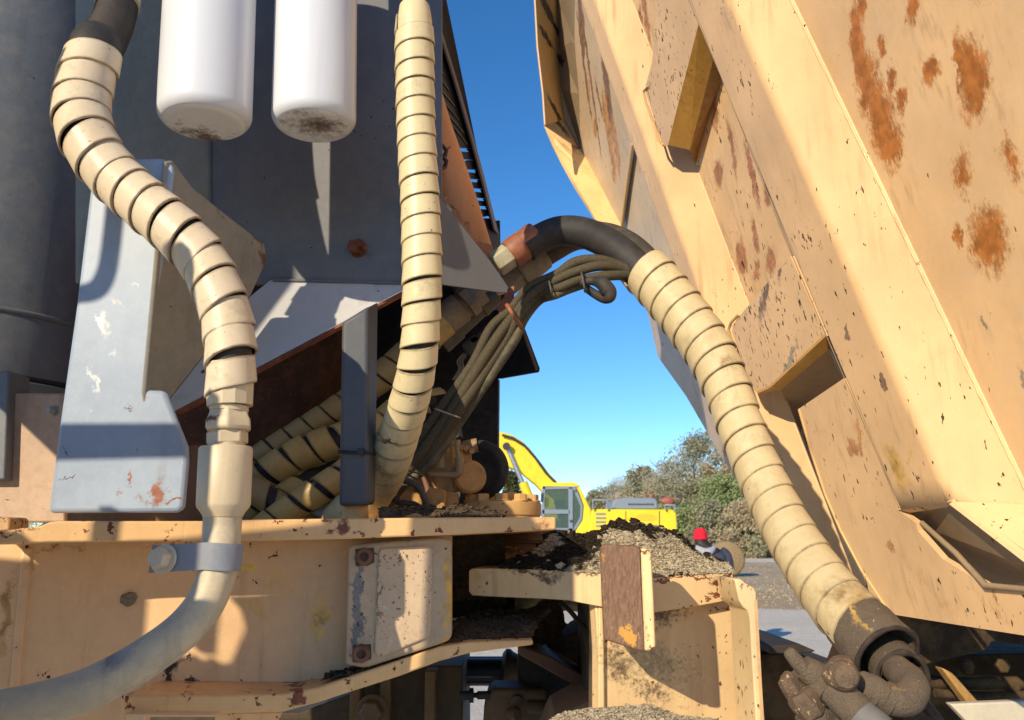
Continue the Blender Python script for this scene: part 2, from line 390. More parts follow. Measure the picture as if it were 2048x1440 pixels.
TR = [  # px, ytop, Y, width, kind, label
 (1408, 884, 88, 150, 'olive', 'tallest olive green tree of the wood, behind the person in the red hat'),
 (1385, 905, 94, 130, 'grey', 'tall bare grey brown tree just left of the tallest olive tree'),
 (1352, 930, 96, 120, 'grey', 'bare grey twiggy tree rising over the red exhaust of the excavator'),
 (1292, 948, 100, 90, 'olive', 'rounded dull green tree above the grey hood of the excavator'),
 (1236, 975, 108, 100, 'grey', 'bare pale tree at the left end of the wood'),
 (1265, 962, 104, 110, 'grey', 'wide bare grey tree left of the rounded tree above the excavator hood'),
 (1215, 985, 106, 90, 'olive', 'pale olive tree just right of the excavator cab roof'),
 (1195, 1000, 112, 60, 'grey', 'lowest bare tree just right of the excavator cab'),
 (1325, 985, 92, 90, 'rust', 'rust tinted tree behind the end of the excavator hood'),
 (1465, 905, 84, 120, 'rust', 'orange brown tree beside the spiral wrapped hose'),
 (1448, 968, 80, 110, 'green', 'bright green tree low in front of the wood, above the hay bale'),
 (1382, 985, 83, 90, 'olive', 'dull green tree right behind the rear corner of the excavator'),
 (1510, 960, 78, 110, 'green', 'green tree half hidden by the spiral wrapped hose'),
 (1262, 1010, 90, 90, 'rust', 'low brown tree behind the grey hood of the excavator'),
 (1420, 1025, 76, 80, 'olive', 'short bushy tree directly above the person in the red hat'),
 (1350, 1020, 78, 80, 'green', 'low green tree behind the right end of the yellow excavator body'),
 (1492, 1025, 75, 90, 'rust', 'low brown bush beyond the road, right of the hay bale'),
 (1560, 1010, 74, 120, 'olive', 'olive tree behind the lower part of the spiral wrapped hose'),
 (1640, 960, 90, 160, 'rust', 'brown tree hidden mostly by the thick spiral wrapped hose'),
 (1022, 945, 60, 60, 'pine', 'small yellowish pine beside the raised arm of the excavator'),
]
for a in TR: tree(a[0], a[1] - (16 if a[4] != 'pine' else 0), *a[2:], dens=.75, low=.0 if a[4] != 'grey' else .15)
for i, (px, yt, k) in enumerate([(1800, 940, 'olive'), (2000, 960, 'rust'), (880, 985, 'olive'), (740, 975, 'rust'), (560, 985, 'olive'), (380, 970, 'grey'), (160, 980, 'olive'), (2230, 950, 'olive'), (-60, 975, 'rust')]):
    tree(px, yt, 95 + i, 170, k, ['green tree hidden behind the lower edge of the dump body', 'brown tree far right behind the dump body', 'green tree hidden behind the hydraulic pump', 'brown tree hidden behind the grey post', 'green tree hidden behind the steel pipe', 'bare tree hidden behind the upright plate', 'green tree hidden behind the upper left tank', 'green tree beyond the right edge of the picture', 'brown tree beyond the left edge of the picture'][i], dens=.3)
def under():
    mb = MB(); rnd = random.Random(5)
    for i in range(16000):
        y = rnd.uniform(88, 104) - rnd.random() * 12; x = rnd.uniform(-.6, .9) * y; z = rnd.uniform(0, 1) ** 1.3 * (3.2 + 1.6 * noise.noise(Vector((x * .15, y * .1, 0))))
        s = rnd.uniform(.1, .24); n1 = Vector((rnd.gauss(0, 1), rnd.gauss(0, 1), rnd.gauss(0, 1))).normalized(); n2 = n1.orthogonal().normalized(); n3 = n1.cross(n2); p = Vector((x, y, z))
        mb.add([p - n2 * s, p + n3 * s, p + n2 * s, p - n3 * s], [(0, 1, 2, 3)])
    me = bpy.data.meshes.new('undergrowth'); me.from_pydata(mb.v, [], mb.f); me.materials.append(LM['olive']); o = bpy.data.objects.new('undergrowth', me); COL.objects.link(o); o['kind'] = 'stuff'
under()

# ================================================================ DUMP BODY
D = ray(-20, -3350).normalized(); Tn = ray(837, 1080).normalized()
P0 = W(1819, 480, 1.25); Wp = Pl(P0, D.cross(Tn)); H = .07; Op = Wp.off(H)      # inner skin plane and outer plane
def on_line(P, py):
    """point of the 3D line P + s*D that shows at pixel row py"""
    q = P - CAM; k = (720 - py) / F      # v = (-q.y*ST+q.z*CT)/(q.y*CT+q.z*ST)
    a = (-q.y * ST + q.z * CT) - k * (q.y * CT + q.z * ST); b = (-D.y * ST + D.z * CT) - k * (D.y * CT + D.z * ST)
    return P + D * (-a / b)
ST_ = (D, Tn, Wp.n)
body = thing('dump_body', 'weathered cream steel dump body with folded ribs and rust spots, leaning over the right half', 'dump body', W(1780, 1228, 1.6))
panel_rust = [(ORUST, .6, 150, [
    (1712, 80, 92, 20, 66), (1722, 120, 80, 24, 68), (1735, 165, 76, 32, 68), (1752, 215, 70, 30, 66), (1765, 245, 80, 42, 66), (1783, 290, 62, 38, 68), (1762, 95, 34, 13, 75), (1783, 160, 30, 16, 60), (1803, 203, 30, 18, 65),
    (1723, 14, 34, 17, 80), (1825, 8, 36, 20, 65), (1861, 140, 34, 24, 65), (1918, 110, 66, 20, 62), (1948, 165, 92, 50, 66), (1935, 135, 70, 36, 62), (1976, 480, 96, 58, 68), (1913, 472, 32, 12, 66),
    (1925, 345, 70, 36, 70, .72), (2022, 320, 90, 32, 62, .7), (1935, 400, 30, 14, 65, .5), (1950, 3, 80, 26, 10, .4)]),
    ((.30, .24, .16), .5, 90, [(2010, 580, 60, 22, 60, .35), (1968, 645, 30, 9, 70), (2043, 755, 34, 8, 66)])]
panel_rust[0] = ((.42, .15, .03), .62, 190, [e[:5] + ((e[5] if len(e) > 5 else 1) * 1.2,) for e in panel_rust[0][3]])
M_panel = paint('cream_panel_paint', CREAM, .42, chips=.3, chipscale=95, stretch=ST_, dirt=.10, stains=panel_rust, plane=Wp, bumpy=.1, dust=.18, dustcol=(.62, .50, .36))
M_rib = paint('cream_rib_paint', CREAM, .42, chips=.7, chipscale=110, stretch=ST_, dirt=.08, plane=Op, bumpy=.1, stains=[(OCHRE, .25, 30, [
    (1553, 560, 62, 10, 60, .8), (1640, 720, 60, 10, 60, .7), (1795, 940, 120, 26, 62, .6), (1820, 905, 40, 16, -60, .5)]),
    ((.22, .13, .07), .3, 120, [(1692, 665, 24, 6, 66), (1765, 765, 24, 6, 68), (1702, 905, 18, 4, 70)])])
M_box = paint('cream_gusset_paint', CREAM, .45, chips=1.4, chipscale=130, stretch=ST_, dirt=.08, plane=Op, stains=[
    ((.22, .13, .07), .45, 140, [(1530, 570, 70, 14, -45), (1560, 530, 30, 10, -50)]),
    ((.35, .28, .2), .3, 60, [(1575, 738, 60, 18, -32, .8)])])
M_mid = paint('cream_recess_paint', CREAM, .5, chips=.9, chipscale=80, stretch=ST_, dirt=.12, plane=Wp, stains=[(( .40, .17, .07), .35, 110, [
    (1290, 18, 34, 10, 40), (1282, 48, 22, 8, 60), (1262, 12, 16, 8, 60), (1430, 225, 62, 16, 75, .8), (1465, 300, 60, 8, 60), (1505, 350, 60, 11, 50), (1535, 385, 34, 12, 72), (1437, 348, 40, 16, 75), (1511, 470, 55, 9, 82), (1483, 512, 48, 18, 70), (1541, 522, 34, 20, 70), (1513, 545, 18, 14, 60)])])
M_low = paint('cream_lower_plate_paint', CREAM, .45, chips=.8, chipscale=110, stretch=ST_, dirt=.1, plane=Op, stains=[
    ((.50, .24, .09), .3, 60, [(1703, 895, 26, 15, 75), (1716, 875, 30, 8, -60), (1777, 1090, 22, 10, 60)]),
    ((.50, .27, .11), .5, 120, [(1850, 1170, 150, 30, 12, .5), (1980, 1215, 90, 26, 10, .5), (1985, 1190, 34, 10, 60, .7)])])
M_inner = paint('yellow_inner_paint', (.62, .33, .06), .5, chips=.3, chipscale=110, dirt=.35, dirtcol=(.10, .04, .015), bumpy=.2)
M_bright = paint('warm_yellow_paint', (.72, .47, .20), .46, chips=.35, chipscale=75, stretch=ST_, dirt=.06, plane=Wp, stains=[
    ((.25, .12, .06), .3, 100, [(1456, 607, 16, 10, 10), (1444, 625, 10, 6, 40), (1470, 622, 12, 5, 10), (1357, 412, 12, 4, 20), (1250, 345, 20, 9, -50)])])
M_black = plain('flaked_black_paint', (.03, .025, .02), .8)

def extr(pts, rows, name, mat, parent=body, smooth=45, th=.006):
    """pts: 3D section points; rows: (start row, end row) per point; skin extruded along D"""
    mb = MB(); N = 24; n = len(pts); vs = []
    for i, p in enumerate(pts):
        a, b = rows[i]
        for k in range(N + 1):
            f = k / N; vs.append(on_line(p, a + (b - a) * f))
    # rows in px are not uniform along D: fine for straight lines
    fs = [(i * (N + 1) + k, i * (N + 1) + k + 1, (i + 1) * (N + 1) + k + 1, (i + 1) * (N + 1) + k) for i in range(n - 1) for k in range(N)]
    mb.add(vs, fs); o = mb.build(name, mat, parent, smooth=smooth)
    orient(o, th); return o
def orient(o, th):
    me = o.data; bm = bmesh.new(); bm.from_mesh(me); bmesh.ops.recalc_face_normals(bm, faces=bm.faces)
    s = sum(f.normal.dot(CAM - f.calc_center_median()) * f.calc_area() for f in bm.faces)
    if s < 0: bmesh.ops.reverse_faces(bm, faces=bm.faces)
    bm.to_mesh(me); bm.free()
    m = o.modifiers.new('solid', 'SOLIDIFY'); m.thickness = th; m.offset = -1
def rounded(a, b, c, r, n=7):
    """corner b between a and c rounded with cut length r"""
    p = b + (a - b).normalized() * r; q = b + (c - b).normalized() * r
    return [p * (1 - t) ** 2 + b * 2 * t * (1 - t) + q * t * t for t in [i / (n - 1) for i in range(n)]]
def skin(name, polys, mat, th=.006, parent=body, bevel=0):
    mb = MB()
    for p in polys: mb.add(p, [tuple(range(len(p)))])
    o = mb.build(name, mat, parent, weld=True); orient(o, th); return o
def wl_(L, pl): return [pl.hit(*p) for p in L]

# section points at reference rows
c1 = Wp.hit(1819, 480); b1 = Op.hit(1668, 480); a1 = Op.hit(1577, 480)
c2 = Wp.hit(1449, 480); b2 = Op.hit(1362, 480); a2 = Op.hit(1334, 480)
a1i = a1 - Wp.n * H * .98
# near panel (to the right of the first rib)
skin('front_panel', [[on_line(c1, -260), on_line(c1, 1150)] + [on_line(c1, 1150) - Tn * 1.0, on_line(c1, -260) - Tn * 1.0]], M_panel, .008)
# rib 1: bright side, rounded fold, outer face
def endpt(p, q, d=.003): return p + (q - p).normalized() * d
rd = rounded(c1, b1, a1, .013)
sec = [c1 + Wp.n * .001, endpt(c1, rd[0])] + [endpt(rd[0], c1, .002)] + rd + [endpt(rd[-1], a1, .002), endpt(a1, rd[-1]), a1]
rows = [(-260, 1130)] * 2 + [(-260, 1030)] + [(-260, 1005 + (1 - i / 6) * 25) for i in range(7)] + [(-260, 1006), (-260, 1020), (-260, 1020)]
extr(sec, rows, 'rib', M_rib)
# thin weld line at the foot of the rib
mb = MB(); rr = random.Random(4)
P = [on_line(c1, -200 + k * 12) + (b1 - c1).normalized() * (.006 + rr.uniform(-.0006, .0006)) for k in range(100)]
mb.tube(P, [.0016 + rr.uniform(-.0005, .0005) for _ in P], 6); mb.build('weld_seam', M_rib, body, smooth=60)
# pocket at the foot of rib 1
M_pock = paint('shaded_olive_paint', (.30, .21, .12), .6, chips=.3, chipscale=90, dirt=.3, stretch=ST_)  # the back plate's shade is put into this dark olive colour
pk = [W(1905, 1003, b1.y - .05), W(2080, 1135, b1.y - .12)]
A_, B_ = Op.hit(1796, 1020), Op.hit(1905, 1003)
C_, D_ = Op.hit(2110, 1160), Op.hit(2110, 1185); E_, F_ = Op.hit(1975, 1172), Op.hit(1832, 1046)
inn = -Wp.n * .14
Od = Op.off(-.16)
skin('pocket_back', [[Op.off(-.012).hit(1796, 1019), Op.off(-.003).hit(1905, 1001), Op.off(-.003).hit(2110, 1156), Od.hit(2110, 1190), Od.hit(1975, 1176), Op.off(-.10).hit(1880, 1120), Op.off(-.05).hit(1828, 1046)]], M_pock, .005)
skin('pocket_lip', [[A_, B_, B_ - Wp.n * .012 - D * .008, A_ - Wp.n * .012 - D * .008]], paint('chipped_lip_paint', CREAM, .6, chips=1.6, chipscale=60), .004)
fold = [on_line(c1, 1130), on_line(c1, 1400) , Op.hit(2300, 1330), Op.hit(2110, 1160), B_]
skin('rib_foot', [[B_, on_line(c1, 1010), on_line(c1, 1400), Op.hit(2300, 1330), Op.hit(2110, 1160)]], M_rib)
# pocket rim: dirt-covered lower edge
mb = MB(); mb.tube([Op.hit(1832, 1048) - Wp.n * .01, Op.hit(1900, 1110) - Wp.n * .01, Op.hit(1972, 1172), Op.hit(2060, 1180), Op.hit(2200, 1188)], .0045, 8, bump=.3); mb.build('pocket_rim', M_pock, body, smooth=60)
# lower plate, flush with the outer plane
LP = [(1597, 818), (1687, 757), (1776, 960), (1796, 1020), (1832, 1046), (1836, 1062), (1885, 1118), (1975, 1172), (2110, 1185), (2300, 1200), (2300, 1312), (2048, 1271), (1780, 1228), (1722, 1140), (1680, 1060), (1650, 990), (1622, 905)]
skin('lower_plate', [wl_(LP, Op.off(-.002))], M_low, .010)
mb = MB(); mb.tube([Op.hit(1385 - .407 * 200, -200), Op.hit(1571, 480), Op.hit(1776, 960), Op.hit(1797, 1015)], .0009, 5); mb.build('seam', plain('seam_dark', (.25, .17, .1), .7), body)
# edge of the lower plate turning inwards
E2 = [(1597, 818), (1622, 905), (1650, 990), (1680, 1060), (1722, 1140), (1780, 1228)]
skin('plate_return', [[Op.hit(*E2[i]), Op.hit(*E2[i + 1]), Op.hit(*E2[i + 1]) - Wp.n * .05 + Tn * .0, Op.hit(*E2[i]) - Wp.n * .05] for i in range(5)], M_bright, .004)
# recess skin between the ribs
MR = [(1425, 60), (1571, 480), (1700, 790), (1860, 1150), (1800, 1225), (1620, 900), (1560, 780), (1497, 608), (1466, 517), (1443, 455), (1414, 390), (1330, 150), (1310, 60), (1250, -120), (1330, -200)]
c2l = lambda py: on_line(c2, py)
skin('recess_panel', [[c2l(-200), on_line(a1i, -200), on_line(a1i, 700), c2l(700)]], M_mid, .008)
skin('recess_panel', [wl_([(1480, 690), (1720, 660), (1870, 1150), (1800, 1215), (1650, 1170), (1560, 900)], Op.off(-.19))], M_mid, .008)
# rib 1 far side wall
extr([a1 - Wp.n * .004, a1i], [(-260, 1000), (-260, 1000)], 'rib_side', M_bright, th=.004)
# upper gusset box
g = [(1322, -80), (1356, -80), (1376, -10), (1397, 48), (1385, 98), (1372, 146), (1352, 225), (1336, 290), (1328, 292), (1319, 268), (1290, 181), (1292, 168), (1304, 125)]
skin('gusset_box', [wl_(g, Op.off(-.001))], M_box, .008)
u0, u1, u2, u3 = Op.hit(1397, 48), Op.hit(1336, 290), Wp.hit(1394, 327), Wp.hit(1443, 165)
m0, m1 = Op.off(-H * .55).hit(1427, 118), Op.off(-H * .55).hit(1380, 300)
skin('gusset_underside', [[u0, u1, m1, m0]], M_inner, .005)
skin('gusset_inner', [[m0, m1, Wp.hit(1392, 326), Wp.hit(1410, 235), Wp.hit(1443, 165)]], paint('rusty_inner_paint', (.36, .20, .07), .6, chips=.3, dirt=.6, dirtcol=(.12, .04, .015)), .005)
mb = MB(); mb.tube([Op.hit(1297, 172), Op.hit(1287, 182), Op.hit(1292, 205), Op.hit(1307, 245), Op.hit(1318, 280), Op.hit(1327, 291)], .003, 8, bump=.25); mb.build('weld_bead', paint('weld_paint', (.6, .36, .14), .6, chips=.6, dirt=.5), body, smooth=60)
# lower gusset box
g = [(1581, 513), (1655, 680), (1647, 668), (1600, 712), (1541, 775), (1512, 786), (1503, 772), (1494, 748), (1462, 662), (1465, 650), (1474, 638), (1525, 577)]
g = [(1581, 513), (1652, 672), (1600, 722), (1541, 775), (1520, 785), (1510, 783), (1503, 772), (1494, 748), (1464, 664), (1465, 652), (1474, 638), (1525, 577)]
skin('gusset_box', [wl_(g, Op.off(-.001))], M_box, .008)
u = [Op.hit(1652, 672), Op.hit(1541, 775), Op.hit(1515, 787), Op.off(-H * .5).hit(1562, 780), Op.off(-H * .5).hit(1656, 700)]
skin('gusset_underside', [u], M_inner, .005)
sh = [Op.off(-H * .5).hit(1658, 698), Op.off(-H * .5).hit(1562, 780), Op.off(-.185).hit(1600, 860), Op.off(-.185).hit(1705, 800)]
skin('gusset_inner', [sh], paint('shaded_brown_paint', (.34, .22, .11), .6, dirt=.4), .005)  # browner than the body paint: the recess shade is in the colour
mb = MB(); mb.tube([Op.hit(1478, 628), Op.hit(1462, 645), Op.hit(1457, 660), Op.hit(1466, 690), Op.hit(1484, 740), Op.hit(1497, 776)], .0035, 8, bump=.25); mb.build('weld_bead', M_bright, body, smooth=60)
# rib 2
rd = rounded(c2, b2, a2, .011)
sec = [c2 + Wp.n * .001, endpt(c2, rd[0])] + [endpt(rd[0], c2, .002)] + rd + [endpt(rd[-1], a2, .002), endpt(a2, rd[-1]), a2]
rows = [(-260, 1160)] * 3 + [(-260, 1150)] * 10
M_rib2 = paint('cream_second_rib_paint', CREAM, .48, chips=.4, chipscale=85, stretch=ST_, dirt=.08, plane=[Wp, Op], stains=[((.25, .12, .06), .35, 110, [(1456, 607, 16, 10, 10), (1444, 625, 12, 8, 40), (1470, 622, 14, 6, 10), (1357, 412, 13, 5, 20), (1452, 622, 30, 7, 5)])])
extr(sec, rows, 'rib', M_rib2)
extr([a2, a2 - Wp.n * H], [(-260, 1130)] * 2, 'rib_side', M_rib2, th=.004)
# plates past rib 2
M_scr = paint('scratched_grey_cream_paint', (.58, .42, .26), .5, chips=.2, chipscale=60, stretch=ST_, dirt=.25, plane=Wp, dust=.4, dustcol=(.45, .40, .33), stains=[
    ((.22, .12, .07), .22, 60, [(1176, 58, 46, 9, 72), (1172, 20, 30, 5, 60), (1190, 130, 100, 3, 58), (1228, 185, 50, 9, 58), (1152, 120, 50, 3, 100), (1180, 130, 60, 3, 58), (1210, 195, 12, 4, 30), (1222, 238, 10, 3, 45)]),
    ((.45, .22, .08), .3, 70, [(1230, 265, 44, 9, 55), (1245, 290, 24, 9, 50), (1202, 255, 18, 6, 70), (1240, 340, 20, 8, 70), (1190, 175, 30, 8, 60, .5)])])
SP = Wp.off(.02)
skin('side_plate', [wl_([(1100, -120), (1150, 0), (1149, 83), (1158, 188), (1161, 297), (1168, 310), (1205, 378), (1243, 452), (1265, 290), (1266, 285), (1233, 198), (1206, 117), (1185, 46), (1168, 0), (1140, -120)], SP)], M_scr, .006)
skin('corner_plate', [wl_([(1266, 282), (1268, 300), (1244, 455), (1290, 560), (1420, 560), (1345, 480), (1306, 400), (1275, 309)], Wp.off(.004))], paint('pale_plate_paint', (.55, .42, .28), .5, chips=.2, dirt=.1), .006)
mb = MB(); mb.tube([SP.hit(1265, 288), SP.hit(1253, 375), SP.hit(1243, 455)], .004, 8); mb.build('weld_seam', M_bright, body, smooth=60)
e1 = Pl.three((1161, 297, 2.62), (1243, 452, 2.35), (1091, 250, 2.45))
def fy(x, y, px_, py_, d=.02): return W(px_, py_, SP.hit(x, y).y + d)
skin('flange_strip', [[SP.hit(1161, 297), SP.hit(1168, 310), SP.hit(1205, 378), SP.hit(1243, 452), fy(1243, 452, 1200, 455), fy(1240, 445, 1193, 443), fy(1225, 410, 1172, 405), fy(1205, 375, 1150, 375), fy(1185, 335, 1125, 330), fy(1170, 310, 1105, 290), fy(1161, 297, 1088, 250)]],
     paint('bright_flange_paint', (.72, .47, .20), .5, chips=.5, dirt=.1, plane=VY(2.4), stains=[((.45, .2, .06), .4, 90, [(1187, 420, 30, 9, 62), (1106, 285, 14, 8, 50, .7), (1155, 312, 18, 6, -40, .6)])]), .006)
# channel at the far upper edge
Y1 = 2.55
CH = [(1060, -60), (1071, 0), (1076, 94), (1087, 188), (1091, 250)]
mid = [(1112, -60), (1115, 0), (1118, 94), (1122, 180), (1130, 238)]
inn_ = [(1146, -60), (1150, 0), (1149, 83), (1158, 188), (1161, 297)]
M_ch = paint('flaked_yellow_paint', (.52, .33, .13), .6, chips=.3, dirt=.35, plane=VY(2.7), stains=[((.03, .022, .015), .35, 60, [(1092, 45, 30, 26, 0), (1112, 50, 22, 14, 30), (1090, 108, 28, 14, -20), (1122, 110, 26, 8, 70), (1128, 20, 14, 5, 60), (1108, 240, 30, 14, 10), (1125, 255, 26, 12, 50)])])
skin('channel_web', [[W(*CH[i], 2.5), W(*CH[i + 1], 2.5), W(*mid[i + 1], 2.75), W(*mid[i], 2.75)] for i in range(4)], M_ch, .005)
skin('channel_side', [[W(*mid[i], 2.75), W(*mid[i + 1], 2.75), SP.hit(*inn_[i + 1]), SP.hit(*inn_[i])] for i in range(4)] + [[W(1091, 250, 2.5), W(1130, 238, 2.75), SP.hit(1161, 297)]], paint('grey_flaked_paint', (.30, .23, .15), .6, chips=.4, dirt=.5, plane=VY(2.7), stains=[((.03, .022, .015), .35, 60, [(1122, 110, 26, 8, 70), (1128, 20, 14, 5, 60), (1118, 262, 40, 16, 50)])]), .005)
mb = MB(); mb.tube([W(a - 1, b, 2.495) for a, b in CH], .004, 6); mb.build('channel_edge', paint('pale_edge_paint', (.6, .42, .25), .5), body, smooth=60)
# far side wall seen behind the hose
fs_ = [(1279, 588), (1296, 628), (1305, 667), (1316, 714), (1372, 792), (1435, 900), (1474, 961), (1497, 1008), (1560, 1060), (1540, 900), (1480, 740), (1400, 600), (1340, 560), (1290, 560)]
fp = Pl.three((1279, 588, 2.75), (1497, 1008, 2.2), (1480, 740, 1.95))
skin('side_wall', [wl_(fs_, fp)], paint('shaded_mauve_paint', (.50, .38, .30), .5, chips=.55, chipscale=50, dirt=.15), .008)  # body cream dulled to mauve, sky-lit shade put into the colour
# ---- chassis and dark underside below the body
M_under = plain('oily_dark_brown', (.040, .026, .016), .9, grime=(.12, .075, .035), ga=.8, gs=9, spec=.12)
M_underp = paint('dirty_yellow_paint', (.45, .25, .07), .6, chips=.5, dirt=.7, dirtcol=(.04, .025, .015))
ch = thing('rear_chassis_rail', 'dark oily chassis rail and crossmembers under the lower edge of the dump body', 'chassis', W(1900, 1400, 1.8))
def px(name, L, Y, th, mat, parent=None, bevel=.003, vec=None):
    mb = MB(); mb.pp(Y if isinstance(Y, Pl) else VY(Y), L, th, vec=vec or Vector((0, th, 0)))
    return mb.build(name, mat, parent, bevel=bevel)
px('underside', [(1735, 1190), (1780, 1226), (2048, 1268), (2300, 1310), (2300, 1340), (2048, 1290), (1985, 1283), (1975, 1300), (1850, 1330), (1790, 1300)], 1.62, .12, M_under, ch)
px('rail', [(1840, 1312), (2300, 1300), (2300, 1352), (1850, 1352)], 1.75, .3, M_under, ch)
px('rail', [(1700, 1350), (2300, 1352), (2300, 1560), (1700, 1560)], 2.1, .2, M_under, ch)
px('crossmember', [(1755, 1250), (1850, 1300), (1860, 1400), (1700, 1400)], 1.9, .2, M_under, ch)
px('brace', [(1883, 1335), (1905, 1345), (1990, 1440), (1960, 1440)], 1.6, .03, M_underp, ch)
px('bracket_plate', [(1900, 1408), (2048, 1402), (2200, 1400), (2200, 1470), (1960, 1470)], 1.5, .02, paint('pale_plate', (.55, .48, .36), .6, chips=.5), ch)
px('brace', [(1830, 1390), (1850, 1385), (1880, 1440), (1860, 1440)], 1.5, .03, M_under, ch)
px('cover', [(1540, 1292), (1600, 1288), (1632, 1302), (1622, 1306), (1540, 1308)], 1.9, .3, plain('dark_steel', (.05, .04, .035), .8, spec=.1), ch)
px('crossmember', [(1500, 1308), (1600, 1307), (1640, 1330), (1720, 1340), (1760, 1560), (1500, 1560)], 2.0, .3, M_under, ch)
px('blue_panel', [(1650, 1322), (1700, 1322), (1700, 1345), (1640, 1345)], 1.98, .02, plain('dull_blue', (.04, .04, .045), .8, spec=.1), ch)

# pipes, clips and bolts under the body
for k, (L, rr_, m_) in enumerate((([(1850, 1362, 1.7), (1950, 1368, 1.7), (2120, 1362, 1.7)], .012, 'line'), ([(1870, 1385, 1.68), (1960, 1392, 1.68), (2120, 1388, 1.68)], .008, 'line'), ([(1640, 1420, 1.7), (1760, 1415, 1.7), (1850, 1425, 1.7)], .010, 'line'))):
    P, r = spline([(W(*p), rr_) for p in L], 6); mb = MB(); mb.tube(P, r, 12); mb.build('brake_line', M_under, ch, smooth=60)
for (x, y) in ((1930, 1332), (2000, 1330), (2020, 1375)):
    p = W(x, y, 1.7); mb = MB(); mb.lathe(p, (0, -1, 0), [(0, .014), (.012, .014), (.014, .011)], 6); mb.build('hex_bolt', M_under, ch)
# ================================================================ FRONT HALF OF THE TRUCK
M_dgrey = paint('dark_blue_grey_paint', (.115, .125, .145), .5, chips=.12, chipscale=90, chipcol=(.02, .012, .01), dirt=.12, dirtcol=(.10, .09, .08), dust=.5, dustcol=(.17, .165, .155), bumpy=.16)
M_tank = paint('tank_grey_paint', (.13, .145, .165), .5, chips=.15, dirt=.3, dirtcol=(.07, .06, .05), dust=.6, dustcol=(.20, .19, .175))
M_olive = paint('olive_grey_paint', (.22, .22, .195), .5, chips=.2, dirt=.35, dirtcol=(.10, .08, .05), dust=.5, dustcol=(.27, .25, .21))
M_rustlip = plain('rusty_edge', (.17, .06, .03), .8, var=.5)
M_blk = plain('matt_black_paint', (.012, .013, .017), .6, var=.3)

# vertical tank at the far left
t = thing('tank', 'large round dark grey tank filling the upper left corner behind the wrapped hose', 'tank', W(-60, 760, 1.7))
cx, cy = W(-70, 700, 1.72).x, 1.72; z0 = W(0, 752, 1.47).z; zr = W(0, 602, 1.47).z
mb = MB(); rT = .262
mb.lathe((cx, cy, z0 + .012), (0, 0, 1), [(0, rT - .012), (.008, rT + .004), (zr - z0 - .022, rT + .004), (zr - z0 - .012, rT), (1.6, rT)], 72, caps=True)
mb.build('tank_body', M_tank, t, smooth=40)
mb = MB(); mb.lathe((cx, cy, z0 - .02), (0, 0, 1), [(0, rT + .0), (.004, rT + .012), (.026, rT + .012), (.03, rT)], 72); mb.build('base_ring', M_tank, t, smooth=40)
mb = MB(); mb.lathe((cx, cy, zr - .004), (0, 0, 1), [(0, rT + .002), (.003, rT + .006), (.008, rT + .006), (.012, rT)], 72); mb.build('weld_ring', M_tank, t, smooth=60)

# grey enclosure behind the filters
en = thing('engine_enclosure', 'dark blue grey sheet metal enclosure behind the white filters with louvred side', 'enclosure', W(640, 820, 1.5))
mb = MB(); mb.pp(Pl.three((418, 0, 1.43), (418, 560, 1.43), (240, 300, 1.49)), [(150, -260), (418, -260), (418, 566), (150, 566)], .01); mb.build('side_sheet', M_olive, en, bevel=.002)
stn = [((.02, .015, .012), .2, 60, [(715, 497, 30, 16, 0, .5)])]
mb = MB(); mb.pp(VY(1.43), [(418, -260), (884, -260), (884, 568), (418, 568)], .01); mb.build('back_sheet', M_dgrey, en, bevel=.002)
fpl = Pl.three((540, 560, 1.43), (805, 568, 1.43), (350, 822, 1.28))
fl = [(500, 592), (540, 560), (884, 566), (884, 575), (805, 581), (350, 821), (338, 800)]
mb = MB(); mb.pp(fpl, fl, .006); mb.build('sloping_plate', paint('grey_plate_paint', (.50, .50, .51), .5, chips=.5, chipscale=70, chipcol=(.05, .03, .02), dirt=.12, dirtcol=(.12, .10, .08), dust=.4, dustcol=(.48, .46, .43)), en, bevel=.0015)
mb = MB(); q = [fpl.hit(805, 582), fpl.hit(350, 822.5), fpl.hit(350, 828), fpl.hit(805, 587)]; mb.prism(q, -fpl.n * .008); mb.build('plate_edge', M_rustlip, en)
mb = MB(); mb.pp(Pl.three((880, 395, 1.36), (1020, 578, 1.46), (880, 567, 1.40)), [(868, 380), (884, 400), (930, 458), (980, 520), (1018, 574), (1014, 587), (1002, 586), (870, 568)], .006); mb.build('gusset', paint('grey_gusset_paint', (.14, .145, .155), .5, chips=.15, dirt=.2, dirtcol=(.12, .08, .05)), en, bevel=.0015)
# box bracket beside the blue plate
bx = Pl.three((337, 330, 1.10), (292, 790, 1.10), (530, 488, 1.29))
mb = MB(); mb.pp(bx, [(330, 322), (346, 320), (384, 372), (440, 418), (530, 488), (534, 522), (502, 592), (340, 800), (345, 815), (290, 818), (288, 780)], .006)
mb.build('box_side', paint('worn_olive_paint', (.24, .235, .205), .5, chips=.25, dirt=.3, dirtcol=(.12, .10, .06), dust=.6, dustcol=(.32, .29, .23), plane=bx, stains=[((.14, .07, .04), .45, 80, [(527, 520, 44, 10, 90), (440, 425, 60, 5, 40, .6), (515, 475, 30, 8, 40)])]), en, bevel=.003)
mb = MB(); mb.tube([VY(1.427).hit(420, y) for y in range(-200, 560, 40)], .0022, 8, bump=.5); mb.build('weld_seam', M_dgrey, en, smooth=60)
mb = MB(); mb.tube([fpl.hit(548 + k * 26, 561 + k * .6) + Vector((0, -.003, 0)) for k in range(11)], .003, 8, bump=.6); mb.build('weld_seam', M_dgrey, en, smooth=60)
